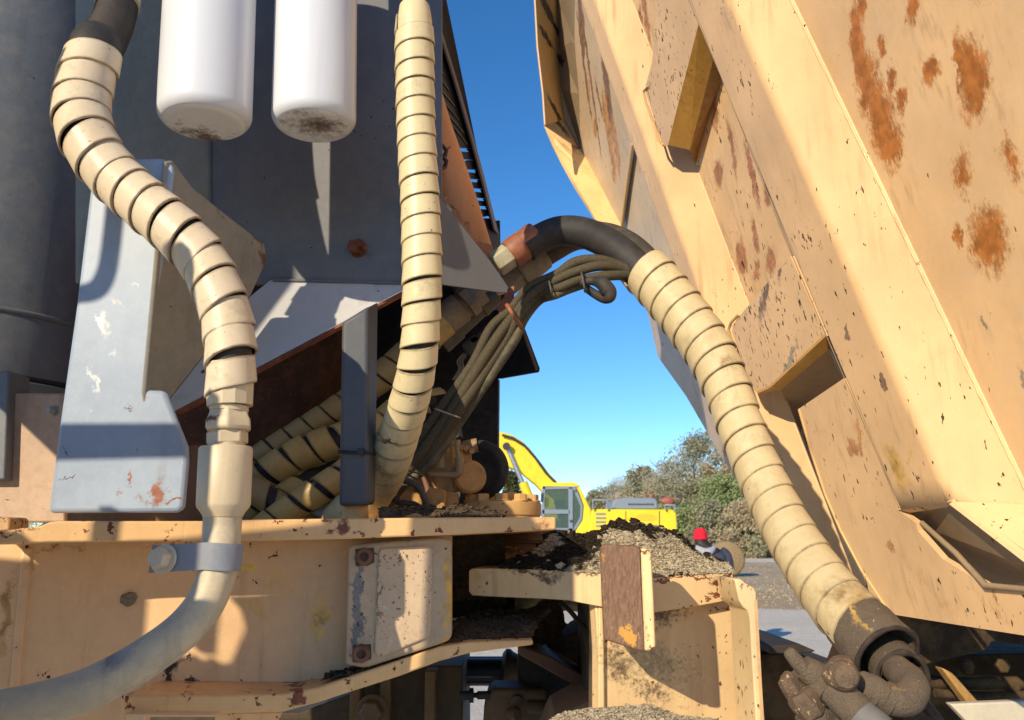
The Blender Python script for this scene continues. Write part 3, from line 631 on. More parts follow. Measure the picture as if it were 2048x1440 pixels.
# rusty bolt in the back sheet
def bolt(c, ax, r, hgt, mat, parent, washer=True, rot=0.0, name='bolt'):
    mb = MB(); ax = Vector(ax).normalized(); c = Vector(c)
    if washer: mb.lathe(c, ax, [(0, r * 1.35), (hgt * .18, r * 1.35)], 20)
    mb.lathe(c + ax * (hgt * (.18 if washer else 0)), ax, [(0, r), (hgt * .75, r), (hgt, r * .85)], 6, rot=rot)
    return mb.build(name, mat, parent, bevel=r * .06)
bb = bolt(W(716, 497, 1.43), (-.25, -1, -.1), .0125, .02, plain('rusted_bolt', (.13, .045, .022), .8, var=.5), en)
mb = MB(); mb.tube([W(722, 497, 1.42), W(732, 496, 1.40)], .004, 8); mb.build('bolt_stem', M_rustlip, en)

# louvred side, slats and sky showing through the lower slots
lp = Pl.three((868, 0, 1.62), (1002, 470, 1.95), (884, 300, 1.62))
sl_ = [((893, 292), (935, 297), (942, 305), (897, 299)), ((902, 313), (936, 320), (933, 324), (906, 318)), ((910, 333), (952, 340), (955, 347), (914, 338)),
       ((915, 352), (957, 359), (958, 366), (919, 358)), ((923, 369), (963, 378), (967, 386), (928, 375)), ((930, 387), (968, 397), (972, 403), (934, 393)),
       ((937, 403), (973, 413), (977, 420), (940, 409)), ((970, 429), (980, 432), (983, 437), (972, 433))]
mb = MB()
edge = lambda y: 868 + (1002 - 868) * (y / 470) + 4 * math.sin(max(0, min(1, y / 470)) * math.pi) * 1.4 - 4
L = []
prevl, prevr, pl2, pr2 = (850, -200), (edge(-200), -200), None, None
rowsq = []
def quad(a, b, c, d): mb.prism([lp.hit(*a), lp.hit(*b), lp.hit(*c), lp.hit(*d)], -lp.n * .004)
topy = -200
last = ((852, topy), (edge(topy), topy))
for a, b, c, d in sl_:
    yl, yr = a[1], b[1]
    quad(last[0], last[1], (edge(yr), yr), (860, yl))                    # solid bar above the slot
    quad((860, yl), a, d, (860, d[1])); quad(b, (edge(yr), yr), (edge(c[1]), c[1]), c)
    last = ((860, d[1]), (edge(c[1]), c[1]))
quad(last[0], last[1], (1000, 470), (1000, 480)); mb.pp(lp, [(860, 434), (1000, 478), (1003, 620), (860, 620)], .004)
mb.build('louvre_panel', M_blk, en)
M_sl = plain('lit_slat_edge', (.16, .17, .20), .35)  # paler than the panel: lit streaks painted as light grey bars
for a, b in (((868, 100), (878, 115)), ((868, 124), (889, 150)), ((868, 139), (900, 183)), ((868, 163), (910, 213)), ((870, 181), (918, 241)), ((870, 199), (928, 266)), ((880, 219), (935, 289))):
    mb = MB(); pa, pb = lp.hit(*a), lp.hit(*b); mb.prism([pa, pb, pb + Vector((0, -.012, -.0035)), pa + Vector((0, -.012, -.0035))], Vector((0, .002, -.001))); mb.build('louvre_slat', M_sl, en)
mb = MB(); e_ = [(-200, 0)] ; pts = [(edge(y), y) for y in (-200, -60, 60, 180, 300, 400, 470)]
f = [lp.hit(*p) for p in pts]; b_ = [lp.hit(p[0] - 8, p[1]) + Vector((0, -.04, 0)) for p in pts]
mb.add(f + b_, [(i, i + 1, i + 8, i + 7) for i in range(6)]); o = mb.build('panel_flange', paint('brown_edge_paint', (.10, .085, .08), .5, chips=.3, dirt=.5, dirtcol=(.14, .06, .03)), en); orient(o, .004)
# black lower panel with its triangular wing
M_blkp = plain('black_sheet_metal', (.016, .016, .018), .6, var=.3, spec=.2, grime=(.05, .04, .03), ga=.5)
mb = MB(); mb.pp(VY(2.05), [(470, 480), (1000, 440), (1003, 600), (997, 760), (996, 985), (975, 985), (940, 1010), (470, 1060)], .02); mb.build('inner_wall', M_blkp, en, bevel=.002)
mb = MB(); mb.pp(Pl.three((1000, 500, 1.98), (1073, 742, 1.9), (997, 757, 2.0)), [(985, 540), (1012, 600), (1038, 642), (1073, 736), (1071, 744), (997, 757), (985, 757)], .012); mb.build('wing_plate', M_blkp, en, bevel=.002)
mb = MB(); mb.tube([W(1030, 625, 1.93), W(1040, 645, 1.92), W(1073, 740, 1.9)], .0035, 6); mb.build('wing_edge', plain('wing_edge_brown', (.12, .08, .06), .6), en)
mb = MB(); mb.tube([W(998, 760, 2.04), W(996, 985, 2.04)], .0022, 6); mb.build('wall_edge', plain('worn_edge_blue', (.18, .21, .28), .4), en)

# faded blue grey upright plate
bs = [((.26, .085, .045), .42, 95, [(315, 985, 42, 22, 75), (300, 1005, 60, 14, 5, .6), (255, 955, 26, 7, 80), (275, 900, 30, 6, 80, .6), (297, 800, 30, 14, -30, .5), (345, 1010, 24, 8, 0), (240, 985, 14, 8, 80, .6)]),
      ((.62, .66, .66), .45, 40, [(208, 655, 46, 14, 75, .9), (238, 612, 20, 9, 60, .7), (190, 760, 46, 12, 70, .7), (275, 565, 12, 8, 0), (228, 700, 24, 14, 40, .5), (180, 830, 36, 14, 80, .5), (250, 680, 18, 9, 80, .5)]),
      ((.08, .04, .03), .25, 90, [(125, 905, 22, 2.5, 60), (258, 818, 10, 2, 0), (135, 955, 26, 3, -15)])]
M_bplate = paint('faded_blue_grey_paint', (.30, .37, .47), .45, chips=.15, chipscale=120, chipcol=(.3, .25, .2), dirt=.16, dirtcol=(.18, .20, .22), dust=.35, dustcol=(.40, .46, .54), plane=VY(1.1), stains=bs, bumpy=.14)
up = thing('upright_plate', 'faded blue grey upright plate with rust flecks standing behind the left wrapped hose', 'steel plate', W(235, 1026, 1.1))
mb = MB(); mb.pp(VY(1.1), [(186, 320), (200, 317), (322, 315), (338, 322), (347, 336), (332, 440), (292, 779), (326, 780), (332, 786), (374, 893), (375, 925), (367, 1012), (362, 1020), (352, 1025), (95, 1026), (120, 830), (150, 620)], .012)
mb.build('plate', M_bplate, up, bevel=.006, seg=3)
bolt(W(110, 822, 1.13), (-.4, -1, 0), .006, .01, plain('grey_bolt', (.25, .24, .22), .5), up)

# panel between tank and beam
px('backing_panel', [(-40, 786), (130, 786), (130, 1045), (-40, 1045)], 1.32, .01, paint('dim_cream_paint', (.48, .33, .22), .55, chips=.5, dirt=.4), en)
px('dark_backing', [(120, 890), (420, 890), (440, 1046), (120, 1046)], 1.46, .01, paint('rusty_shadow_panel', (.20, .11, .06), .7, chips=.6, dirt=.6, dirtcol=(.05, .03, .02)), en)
px('column', [(-60, 752), (18, 740), (10, 960), (-60, 960)], 1.30, .06, M_tank, en)
px('foot', [(-40, 1032), (16, 1034), (20, 1040), (19, 1062), (-40, 1066)], 1.22, .05, paint('rusty_foot_paint', (.5, .3, .14), .6, chips=1.4, dirt=.6), en)

# ---------------------------------------------------------------- front frame with deck, web, flange and bearing cover
FM = dict(dirt=.22, dirtcol=(.30, .16, .06))
fr_ = thing('front_frame', 'pinkish cream welded steel frame with chipped edges along the bottom left', 'truck frame', W(450, 1440, 1.25))
def deckY(x): return 1.06 + .16 * max(0, min(1, (x + 60) / 1170))
ds = [(RUST, .35, 70, [(612, 1048, 8, 6, 0), (690, 1055, 30, 26, 80), (560, 1045, 8, 6, 0), (652, 1043, 9, 12, 80), (600, 1065, 6, 4, 0), (1010, 1060, 16, 5, 0), (1080, 1050, 34, 16, 0, .6), (720, 1068, 14, 5, 0), (355, 1084, 12, 4, 0), (20, 1062, 90, 4, -3), (660, 1070, 22, 10, 0, .8)])]
dpl = Pl.three((0, 1060, deckY(0)), (1110, 1050, deckY(1110)), (1110, 1090, deckY(1110)))
M_deck = paint('deck_edge_paint', (.70, .44, .20), .5, chips=.9, chipscale=75, chipcol=RUST, plane=dpl, stains=ds, **FM)
mb = MB(); mb.slab([(a, b, c, deckY(a)) for a, b, c in [(-80, 1064, 1090), (0, 1062, 1088), (80, 1052, 1086), (98, 1044, 1085), (115, 1042, 1085), (410, 1042, 1082), (515, 1039, 1082), (690, 1037, 1078), (900, 1035, 1070), (1108, 1034, 1060), (1112, 1036, 1058)]], (-.02, .9, 0))
mb.build('deck_plate', M_deck, fr_, bevel=.0025)
dz = W(700, 1037, deckY(700)).z
def webY(x): return 1.17 + .16 * max(0, min(1, (x + 60) / 1170))
ws = [(DARK, .35, 60, [(345, 1333, 42, 20, -15), (330, 1358, 28, 13, 70), (378, 1323, 12, 9, 0), (328, 1368, 12, 10, 60), (380, 1367, 22, 9, 10), (348, 1372, 6, 5, 0), (92, 1340, 6, 4, 0), (75, 1343, 4, 4, 0), (480, 1363, 5, 4, 0), (245, 1390, 10, 6, 0), (320, 1245, 0.1, .1, 0)]),
      ((.72, .42, .07), .5, 12, [(560, 1160, 120, 80, 60, .5), (640, 1250, 120, 36, 90, .7), (500, 1215, 90, 50, 40, .5)]),
      ((.28, .13, .05), .7, 40, [(120, 1100, 130, 12, 5, .6), (640, 1240, 26, 14, 80, .6), (60, 1130, 40, 10, 70, .5), (350, 1090, 120, 7, 0, .8)]),
      ((.42, .24, .10), .5, 9, [(12, 1220, 190, 22, 92, .8)])]
wpl = Pl.three((0, 1200, webY(0)), (690, 1200, webY(690)), (690, 1400, webY(690)))
M_web = paint('pinkish_cream_web_paint', FRAMEP, .45, chips=.5, chipscale=60, plane=wpl, stains=ws, var=.1, **FM)
mb = MB(); mb.pp(wpl, [(-90, 1080), (720, 1074), (905, 1060), (905, 1290), (720, 1345), (560, 1392), (440, 1400), (300, 1400), (248, 1402), (250, 1600), (-90, 1600)], .03); mb.build('web', M_web, fr_, bevel=.002)
mb = MB(); mb.pp(wpl.off(.004), [(42, 1096), (66, 1094), (34, 1400), (14, 1402)], .008); mb.build('weld_strip', M_web, fr_, bevel=.004, seg=3)
mb = MB(); mb.tube([wpl.hit(248, 1392), wpl.hit(320, 1387), wpl.hit(450, 1384), wpl.hit(560, 1380), wpl.hit(640, 1366), wpl.hit(700, 1344)], .004, 8, bump=.5); mb.build('weld_bead', M_web, fr_, smooth=60)
fs2 = [(RUST, .3, 60, [(596, 1395, 26, 22, 20), (252, 1398, 16, 12, 60), (517, 1412, 14, 6, 60), (735, 1378, 9, 5, 0), (700, 1360, 14, 5, 0), (368, 1398, 8, 6, 0), (255, 1420, 10, 14, 80), (910, 1308, 14, 4, 0), (600, 1385, 20, 8, 0)])]
fpl2 = Pl.three((250, 1400, 1.105), (900, 1290, 1.224), (900, 1330, 1.224))
M_fl = paint('lower_flange_paint', (.68, .43, .19), .5, chips=.8, chipscale=70, chipcol=RUST, plane=fpl2, stains=fs2, **FM)
mb = MB(); mb.slab([(a, b, c, 1.105 + .15 * ((a - 250) / 820)) for a, b, c in [(248, 1392, 1426), (430, 1390, 1428), (566, 1388, 1424), (640, 1374, 1404), (700, 1354, 1384), (800, 1320, 1352), (880, 1293, 1322), (940, 1284, 1306), (1000, 1282, 1298), (1066, 1280, 1290)]], (-.02, .8, .0))
mb.build('lower_flange', M_fl, fr_, bevel=.0025)
mb = MB(); mb.pp(wpl.off(-.02), [(430, 1426), (566, 1424), (470, 1600), (430, 1600)], .02); mb.build('gusset', M_web, fr_, bevel=.002)
px('lower_plate', [(250, 1427), (430, 1429), (430, 1434), (290, 1434), (250, 1600)], 1.09, .02, M_web, fr_)
# cover casting on the web
cpl = Pl.three((697, 1090, 1.195), (900, 1080, 1.222), (900, 1280, 1.222))
M_cast = paint('grey_cream_casting_paint', (.44, .33, .21), .6, chips=.4, chipscale=130, dirt=.3, dirtcol=(.15, .11, .07), plane=cpl, stains=[((.16, .15, .15), .3, 60, [(714, 1220, 160, 15, 90)]), ((.60, .36, .07), .4, 60, [(893, 1180, 130, 15, 90, .9), (893, 1275, 20, 14, 90, .9)])])
cv = thing('bearing_cover', 'cast rectangular cover with two rusty socket bolts on the frame side', 'cover', W(800, 1335, 1.28))
mb = MB(); mb.pp(cpl, [(697, 1094), (704, 1089), (880, 1075), (886, 1074), (905, 1080), (904, 1272), (898, 1282), (880, 1289), (740, 1334), (726, 1336), (692, 1330)], .05); mb.build('casting', M_cast, cv, bevel=.004, seg=3)
M_pad = paint('sandy_pad', (.52, .39, .26), .85, chips=.9, chipscale=190, chipcol=(.16, .11, .07), dirt=.4, dirtcol=(.28, .20, .13), bumpy=.5, plane=cpl, stains=[((.70, .62, .5), .5, 50, [(768, 1215, 14, 5, 80), (780, 1285, 70, 18, -18, .4)]), ((.12, .07, .04), .4, 60, [(800, 1115, 26, 3, 90), (756, 1200, 120, 4, 92, .8), (860, 1170, 110, 8, 90, .6)])])
pp_ = [(757, 1102), (764, 1096), (850, 1091), (861, 1092), (866, 1100), (863, 1255), (858, 1276), (770, 1312), (756, 1314), (748, 1304)]
mb = MB(); mb.pp(cpl.off(.004), pp_, .006); mb.build('raised_pad', M_pad, cv, bevel=.004, seg=3)
M_rb = plain('rusty_socket_bolt', (.17, .075, .045), .75, var=.5, grime=(.05, .03, .02))
for (x, y) in ((728, 1113), (722, 1306)):
    c = cpl.hit(x, y)
    ax_ = (cpl.n + Vector((.0, 0, 0))).normalized()
    mb = MB(); mb.pp(cpl.off(.001), [(x - 17, y - 15), (x + 20, y - 18), (x + 21, y + 12), (x + 8, y + 18), (x - 17, y + 19)], .003); mb.build('bolt_pocket', plain('pocket_dark', (.07, .055, .045), .8), cv, bevel=.001)
    o = MB(); r_ = .0118
    o.lathe(c + ax_ * .001, ax_, [(0, r_), (.010, r_), (.0115, r_ * .85), (.0115, r_ * .52), (.004, r_ * .5), (.004, .0001)], 24, caps=False)
    o.build('socket_bolt', M_rb, cv, smooth=40)
for (x, y) in ((871, 1101), (867, 1268)):
    mb = MB(); mb.lathe(cpl.hit(x, y), cpl.n, [(0, .006), (.0015, .006), (.0017, .0035), (.0006, .0033), (.0006, .0001)], 20, caps=False); mb.build('plug_hole', M_cast, cv, smooth=40)

# bearing cap with hex bolts on the deck
M_cap = paint('ochre_cap_paint', (.62, .37, .14), .55, chips=1.0, chipscale=70, chipcol=RUST, dirt=.4, dirtcol=(.25, .12, .05))
bc = thing('hinge_pin_cap', 'round flanged hinge cap ringed with hex bolts at the right end of the deck', 'hinge cap', W(1004, 1034, 1.62))
yc = 1.62; cc = W(1004, 1032, yc); rc = rad(cc, 79)
zb = W(1004, 1030, yc - rc).z; zt = W(1004, 1001, yc - rc).z
mb = MB(); mb.lathe((cc.x, yc, dz), (0, 0, 1), [(0, rc * .97), (zb - dz, rc * .97), (zb - dz + .001, rc), (zt - dz - .004, rc), (zt - dz, rc * .975), (zt - dz, .001)], 64); mb.build('cap_plate', M_cap, bc, smooth=35)
for k in range(10):
    a = k * 2 * math.pi / 10 + .3; p = Vector((cc.x + math.cos(a) * rc * .80, yc + math.sin(a) * rc * .80, zt))
    mb = MB(); mb.lathe(p, (0, 0, 1), [(0, .0125), (.012, .0125), (.0135, .0108)], 6, rot=k * .7); mb.lathe(p, (0, 0, 1), [(0, .0155), (.0025, .0155)], 16); mb.build('hex_bolt', M_cap, bc, bevel=.0006)
for x in (985, 1018):
    p = W(x, 985, 1.66); mb = MB(); mb.lathe((p.x, p.y, zt), (0, 0, 1), [(0, .0155), (.019, .0155), (.021, .014)], 6, rot=.3); mb.build('lock_nut', M_cap, bc, bevel=.0008)

# hinge bore under the deck
hb = thing('hinge_bore', 'dark greasy round hinge housing between the deck and the lower plate', 'hinge', W(1000, 1290, 1.75))
M_hb = paint('oily_hinge', (.10, .06, .03), .7, chips=.6, dirt=.7, dirtcol=(.02, .015, .01), plane=VY(1.6), stains=[((.40, .22, .06), .5, 60, [(1010, 1097, 90, 5, 0, .8), (1000, 1113, 80, 8, -5, .8)])])
def bore(px0, y0, y1, Yc, rp, mat, name):
    c = W(px0, (y0 + y1) / 2, Yc); r_ = rad(c, rp); za = W(px0, y0, Yc - r_).z; zb_ = W(px0, y1, Yc - r_).z
    mb = MB(); h = za - zb_
    mb.lathe((c.x, c.y, zb_), (0, 0, 1), [(0, r_ * .95), (h * .1, r_), (h * .30, r_), (h * .32, r_ * .95), (h * .62, r_ * .95), (h * .64, r_), (h * .9, r_), (h, r_ * .93)], 56); return mb.build(name, mat, hb, smooth=35)
bore(1010, 1058, 1135, 1.78, 120, M_hb, 'upper_sleeve')
bore(1000, 1190, 1262, 1.85, 125, plain('black_greasy_dirt', (.016, .012, .009), .9, bumpy=.8), 'lower_sleeve')
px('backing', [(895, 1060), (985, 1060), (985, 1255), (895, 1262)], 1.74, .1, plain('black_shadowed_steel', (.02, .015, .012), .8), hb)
for y in (1072, 1084):
    c = W(1010, y, 1.78); mb = MB(); r_ = rad(c, 112); mb.lathe((c.x, c.y, W(1010, y, 1.78 - r_).z), (0, 0, 1), [(0, r_ + .008), (.004, r_ + .010), (.008, r_ + .008)], 48); mb.build('ring', plain('bore_ring', (.09, .055, .03), .6), hb, smooth=50)

# grey post on a stub with a zip tie
po = thing('square_post', 'dark blue grey square steel post standing on a cream stub behind the centre hose', 'post', W(712, 1037, 1.3))
mb = MB(); a, b_, c_ = W(677, 1012, 1.24), W(737, 1012, 1.24), W(751, 1008, 1.30)
a2_, b2_, c2_ = W(683, 643, 1.24), W(737, 613, 1.24), W(757, 602, 1.305)
back = Vector((0, .075, 0)); mb.add([a, b_, c_, a + back, a2_, b2_, c2_, a2_ + back], [(0, 1, 5, 4), (1, 2, 6, 5), (2, 3, 7, 6), (3, 0, 4, 7), (0, 3, 2, 1), (4, 5, 6, 7)])
mb.build('post', paint('post_grey_paint', (.065, .072, .09), .5, chips=.3, chipscale=130, chipcol=(.14, .10, .08), dirt=.35, dirtcol=(.10, .08, .05), dust=.4, dustcol=(.11, .105, .09)), po, bevel=.006, seg=3)
mb = MB(); cst = W(707, 1030, 1.285); mb.lathe((cst.x, cst.y, dz - .01), (0, 0, 1), [(0, .024), (W(707, 1008, 1.25).z - dz + .02, .021)], 6); mb.build('stub', M_deck, po, bevel=.001)
mb = MB()
zt_ = lambda x, y, Y: W(x, y, Y)
mb.tube([zt_(676, 903, 1.236), zt_(700, 905, 1.236), zt_(737, 905, 1.236), zt_(756, 911, 1.302)], .0024, 6); mb.box(W(722, 903, 1.232), (.010, .006, .009)); o = mb.build('zip_tie', plain('black_nylon', (.012, .012, .014), .4)); tag(o, 'black zip tie pulled tight round the grey square post', 'zip tie')

# rusty brown drum behind the sloping plate
dr = MB(); c = W(400, 640, 1.78); r_ = rad(c, 283); dr.lathe(c + Vector((0, .35, 0)), (0, -1, 0), [(0, r_), (.33, r_), (.345, r_ * .985), (.35, r_ * .96), (.35, .001)], 96)
o = dr.build('drum', paint('rough_rusty_brown', (.055, .024, .016), .9, chips=.6, chipscale=220, chipcol=(.20, .10, .06), dirt=.4, dirtcol=(.03, .015, .01), bumpy=1.0, dust=.7, dustcol=(.13, .055, .035)), smooth=35); tag(o, 'big rough rusty brown drum showing below the sloping grey plate', 'drum')

# orange pipe beside the louvres
P, r = pxpath([(835, 150, 1.56, 38), (860, 250, 1.57, 42), (890, 350, 1.59, 46), (925, 470, 1.62, 50), (960, 600, 1.66, 52)])
mb = MB(); mb.tube(P, r, 40); op = thing('orange_pipe', 'faded orange pipe slanting down between the centre hose and the louvres', 'pipe', W(925, 600, 1.7))
mb.build('pipe_body', paint('faded_orange_paint', (.58, .27, .12), .5, chips=.5, chipscale=70, chipcol=(.25, .08, .04), dirt=.25, dirtcol=(.2, .09, .04), plane=VY(1.56), stains=[((.22, .1, .04), .5, 90, [(925, 440, 50, 8, 50, .7), (905, 420, 30, 4, 45)]), ((.7, .68, .68), .3, 40, [(892, 415, 26, 9, 60)])]), op, smooth=60)  # the white ellipse is a sunlit patch painted on the pipe
for y in (300, 322):
    mb = MB(); mb.tube([W(868, y, 1.50), W(880, y - 14, 1.50), W(893, y, 1.51), W(890, y + 12, 1.51), W(876, y + 20, 1.5)], .0045, 8); mb.build('hose_clamp', plain('dark_clip', (.06, .04, .035), .4, .6), op, smooth=60)
mb = MB(); mb.lathe(W(876, 402, 1.50), (0, -1, 0), [(0, .011), (.01, .010), (.012, .005)], 16); mb.build('red_cap', plain('dark_red_cap', (.20, .04, .03), .5), op, smooth=40)
mb = MB(); mb.prism([W(905, 470, 1.52), W(985, 490, 1.60), W(990, 520, 1.60), W(955, 505, 1.56)], Vector((0, .02, 0))); mb.build('strap', plain('brown_strap', (.28, .13, .07), .6), op)

# oil filters
M_filt = paint('white_filter_paint', (.62, .64, .68), .28, streak=.08, dirt=.03, var=.02, bumpy=.02, plane=VY(1.13), stains=[((.42, .40, .36), .5, 14, [(470, 120, 160, 20, 88, .35), (690, 150, 180, 16, 88, .3)]), ((.5, .3, .18), .2, 60, [(605, 112, 9, 2, -10), (602, 5, 10, 2, -50)])], spec=.5)  # tall grey bands paint the shade on each can's right side
def filt_mat(px0, py0):
    return paint('filter_base_brown', (.74, .73, .70), .35, dirt=.08, dirtcol=(.25, .17, .1), var=.03, plane=Pl(W(px0, py0, 1.16), (0, 0, -1)), stains=[((.18, .11, .06), .8, 60, [(px0 + 8, py0 + 8, 110, 44, 0, .75)]), ((.12, .07, .04), .5, 160, [(px0 + 14, py0 + 6, 56, 24, 0, .75)])])  # base mottled with dark brown, densest round its middle
def oilfilter(xt, xb, yb, rp, label, txt=None, YF=1.18):
    t = thing('oil_filter', label, 'oil filter', W(xb, yb, YF), 'white spin-on filters')
    p0 = W(xb, yb, YF); p1 = W(xt, -170, YF); ax = (p1 - p0); L = ax.length; ax.normalize(); r_ = rad(p0, rp); c = r_ * .30
    mb = MB(); prof = [(c - c * math.cos(a), r_ - c + c * math.sin(a)) for a in [R(x) for x in range(32, 91, 8)]] + [(c + .01, r_), (L * .5, r_), (L, r_)]
    mb.lathe(p0, ax, prof, 96); mb.build('canister', M_filt, t, smooth=50)
    mb = MB(); pr = [(c * .02, .0004), (c * .02, r_ * .35), (c * .06, r_ * .5)] + [(c - c * math.cos(a), r_ - c + c * math.sin(a)) for a in [R(x) for x in range(0, 33, 8)]]
    mb.lathe(p0, ax, pr, 96, caps=False); mb.build('domed_end', filt_mat(xb, yb), t, smooth=60)
    mb = MB(); mb.lathe(p1, ax, [(0, r_ * 1.02), (.05, r_ * 1.1), (.16, r_ * 1.1), (.2, r_ * .8)], 48); mb.build('filter_head', M_dgrey, t, smooth=40)
    if txt:
        cu = bpy.data.curves.new('t', 'FONT'); cu.body = txt; cu.size = .0165; cu.extrude = .0002; cu.align_x = 'CENTER'
        to = bpy.data.objects.new('t', cu); COL.objects.link(to); dg = bpy.context.evaluated_depsgraph_get(); dg.update()
        me = bpy.data.meshes.new_from_object(to.evaluated_get(dg)); bpy.data.objects.remove(to)
        a = R(44); ctr = p0 + ax * ((W(xb, 16, YF) - W(xb, yb, YF)).length); rot = R(-22)
        for v in me.vertices:   # bend the print round the can
            x, y = v.co.x * math.cos(rot) - v.co.y * math.sin(rot), v.co.x * math.sin(rot) + v.co.y * math.cos(rot)
            b_ = a + x / r_; v.co = ctr + Vector((math.sin(b_), -math.cos(b_), 0)) * (r_ + .0004 + v.co.z) + Vector((0, 0, y))
        o = bpy.data.objects.new('printed_digits', me); COL.objects.link(o); me.materials.clear(); me.materials.append(plain('ink', (.05, .05, .05), .6)); adopt(o, t)
    return t
oilfilter(428, 409, 250, 91, 'left hand white oil filter canister with a mottled brown domed bottom', YF=1.125)
oilfilter(636, 628, 256, 83, 'right hand white oil filter canister with printed digits near its top', '1731')
# ================================================================ HOSES WITH SPIRAL GUARDS
def guardmat(name, base, stains=(), Y=1.2, **k):
    pls = [VY(y) for y in Y] if isinstance(Y, (list, tuple)) else VY(Y)
    k.setdefault('dirt', .18); k.setdefault('edge', 'guard' in name)
    return paint(name, base, .42, chips=.15, chipscale=160, chipcol=(.12, .08, .05), dirtcol=(.30, .20, .10), var=.07, bumpy=.06, plane=pls, stains=stains, **k)
M_g1 = guardmat('cream_guard', (.66, .54, .37), Y=1.0, dust=.3, dustcol=(.62, .55, .45))
M_g2 = guardmat('pale_yellow_guard', (.66, .555, .33), Y=(1.34, 1.15), stains=[((.38, .22, .08), .4, 50, [(800, 900, 30, 10, 20, .6), (775, 945, 60, 40, 70, .6)]), ((.12, .09, .06), .4, 70, [(790, 895, 30, 7, 15)])])
M_g3 = guardmat('ochre_guard', (.56, .455, .26), Y=(1.36, 1.12), dirt=.4, stains=[((.28, .17, .06), .5, 40, [(1440, 735, 36, 14, -15, .7), (1290, 520, 40, 30, 60, .4), (1400, 655, 20, 60, 60, .35)]), ((.34, .22, .09), .7, 50, [(1690, 1200, 70, 80, 45, .9, 1), (1740, 1170, 60, 60, 0, .7, 1), (1640, 1190, 40, 50, 50, .6, 1)]), ((.085, .065, .045), .5, 45, [(1775, 1262, 84, 120, 45, 1, 1), (1775, 1205, 70, 84, 45, 1, 1), (1800, 1290, 120, 120, 0, 1, 1)])])
M_hose = plain('black_rubber', (.022, .021, .022), .68, var=.3, grime=(.075, .055, .04), ga=.5, gs=20)
M_grim = paint('dark_guard', (.34, .26, .11), .5, dirt=.5, dirtcol=(.08, .05, .02), bumpy=.08, var=.1)
def hosething(name, label, path, gmat, pitch, wf, gpath=None, hr=.86, phase=0., flare=.0018, th=.0025, group=None, jitter=.06):
    P, r = pxpath(path, 8); t = thing(name, label, 'hydraulic hose', P[-1], group)
    mb = MB(); mb.tube(P, [x * hr for x in r], 24); mb.build('rubber_hose', M_hose, t, smooth=60)
    G, gr = (P, r) if gpath is None else pxpath(gpath, 8)
    mb = MB(); mb.helix(G, gr, pitch, wf, th=th, flare=flare, phase=phase, jitter=jitter); mb.build('spiral_guard', gmat, t, smooth=40)
    return t, P, r
# left hose
g1 = [(191, 92, 1.05, 54), (172, 160, 1.04, 52), (163, 222, 1.03, 54), (180, 285, 1.02, 53), (225, 348, 1.02, 51), (290, 408, 1.01, 51), (352, 462, 1.0, 50), (405, 520, 1.0, 48), (437, 585, .99, 48), (455, 645, .99, 49), (461, 705, .98, 48), (461, 765, .98, 46)]
t1, P, r = hosething('hydraulic_hose', 'thick black hose in a loosening cream spiral guard at the left of the filters',
    [(246, -120, 1.14, 45), (240, -20, 1.13, 45), (224, 50, 1.11, 46), (200, 100, 1.08, 48)] + g1 + [(461, 810, .98, 45)], M_g1, .0355, 1.03, gpath=g1, hr=.86, phase=2.6, flare=.0022, th=.003, jitter=.1)
mb = MB(); P, r = pxpath([(252, -150, 1.14, 40), (240, -40, 1.13, 41), (234, 8, 1.12, 42)]); mb.tube(P, [x * 1.02 for x in r], 28); mb.build('upper_ferrule', guardmat('pale_ferrule', (.60, .52, .38)), t1, smooth=50)
# torn tongue of the guard
mb = MB(); a = [W(150, 108, 1.03), W(146, 90, 1.03), W(152, 68, 1.04), W(160, 66, 1.05), W(165, 85, 1.05), W(172, 98, 1.05)]; mb.prism(a, Vector((.0, .003, 0))); mb.build('torn_tongue', M_g1, t1)
# steel pipe with its fittings
sp = thing('steel_pipe', 'dusty grey cream steel pipe with hex fittings curving out at the bottom left', 'steel pipe', W(440, 1130, .98))
def vlathe(name, L, Y, mat, n=32, rot=0.0, bevel=0, smooth=40, parent=sp):
    """L: [(px, py, r px)] top to bottom"""
    K = [(W(a, b, Y), rad(W(a, b, Y), r)) for a, b, r in L]; ax = (K[-1][0] - K[0][0]).normalized()
    mb = MB(); mb.lathe(K[0][0], ax, [((k - K[0][0]).dot(ax), rr) for k, rr in K], n, rot=rot); return mb.build(name, mat, parent, bevel=bevel, smooth=None if n == 6 else smooth)
M_fit = guardmat('cream_fitting', (.60, .50, .34), Y=.98, stains=[((.17, .075, .05), .5, 50, [(430, 840, 24, 12, 10, 1)]), ((.30, .33, .36), .6, 30, [(460, 835, 46, 14, 0, .5)])])
M_pipe = paint('dusty_pipe_paint', (.52, .44, .30), .5, dirt=.35, dirtcol=(.14, .13, .12), dust=.6, dustcol=(.34, .31, .26), plane=VY(.95), bumpy=.14, stains=[((.26, .25, .25), .55, 22, [(270, 1300, 110, 34, -38, .8), (160, 1370, 60, 30, -20, .6), (340, 1240, 50, 26, -50, .5)])])
vlathe('hose_ferrule', [(461, 728, 46), (461, 760, 46.5), (460, 812, 45)], .98, M_fit, 12, smooth=20)
vlathe('swivel_neck', [(459, 812, 37), (458, 822, 38)], .98, M_fit)
vlathe('upper_hex', [(458, 818, 39), (457, 835, 44), (457, 842, 48), (457, 858, 49), (457, 862, 44)], .98, M_fit, 6, rot=.25, bevel=.002)
vlathe('swivel_neck', [(456, 858, 34), (456, 868, 34)], .98, M_fit)
vlathe('lower_hex', [(455, 864, 41), (455, 886, 41), (455, 890, 38)], .98, M_fit, 6, rot=.6, bevel=.002)
vlathe('swivel_neck', [(453, 886, 36), (453, 900, 35)], .98, M_fit)
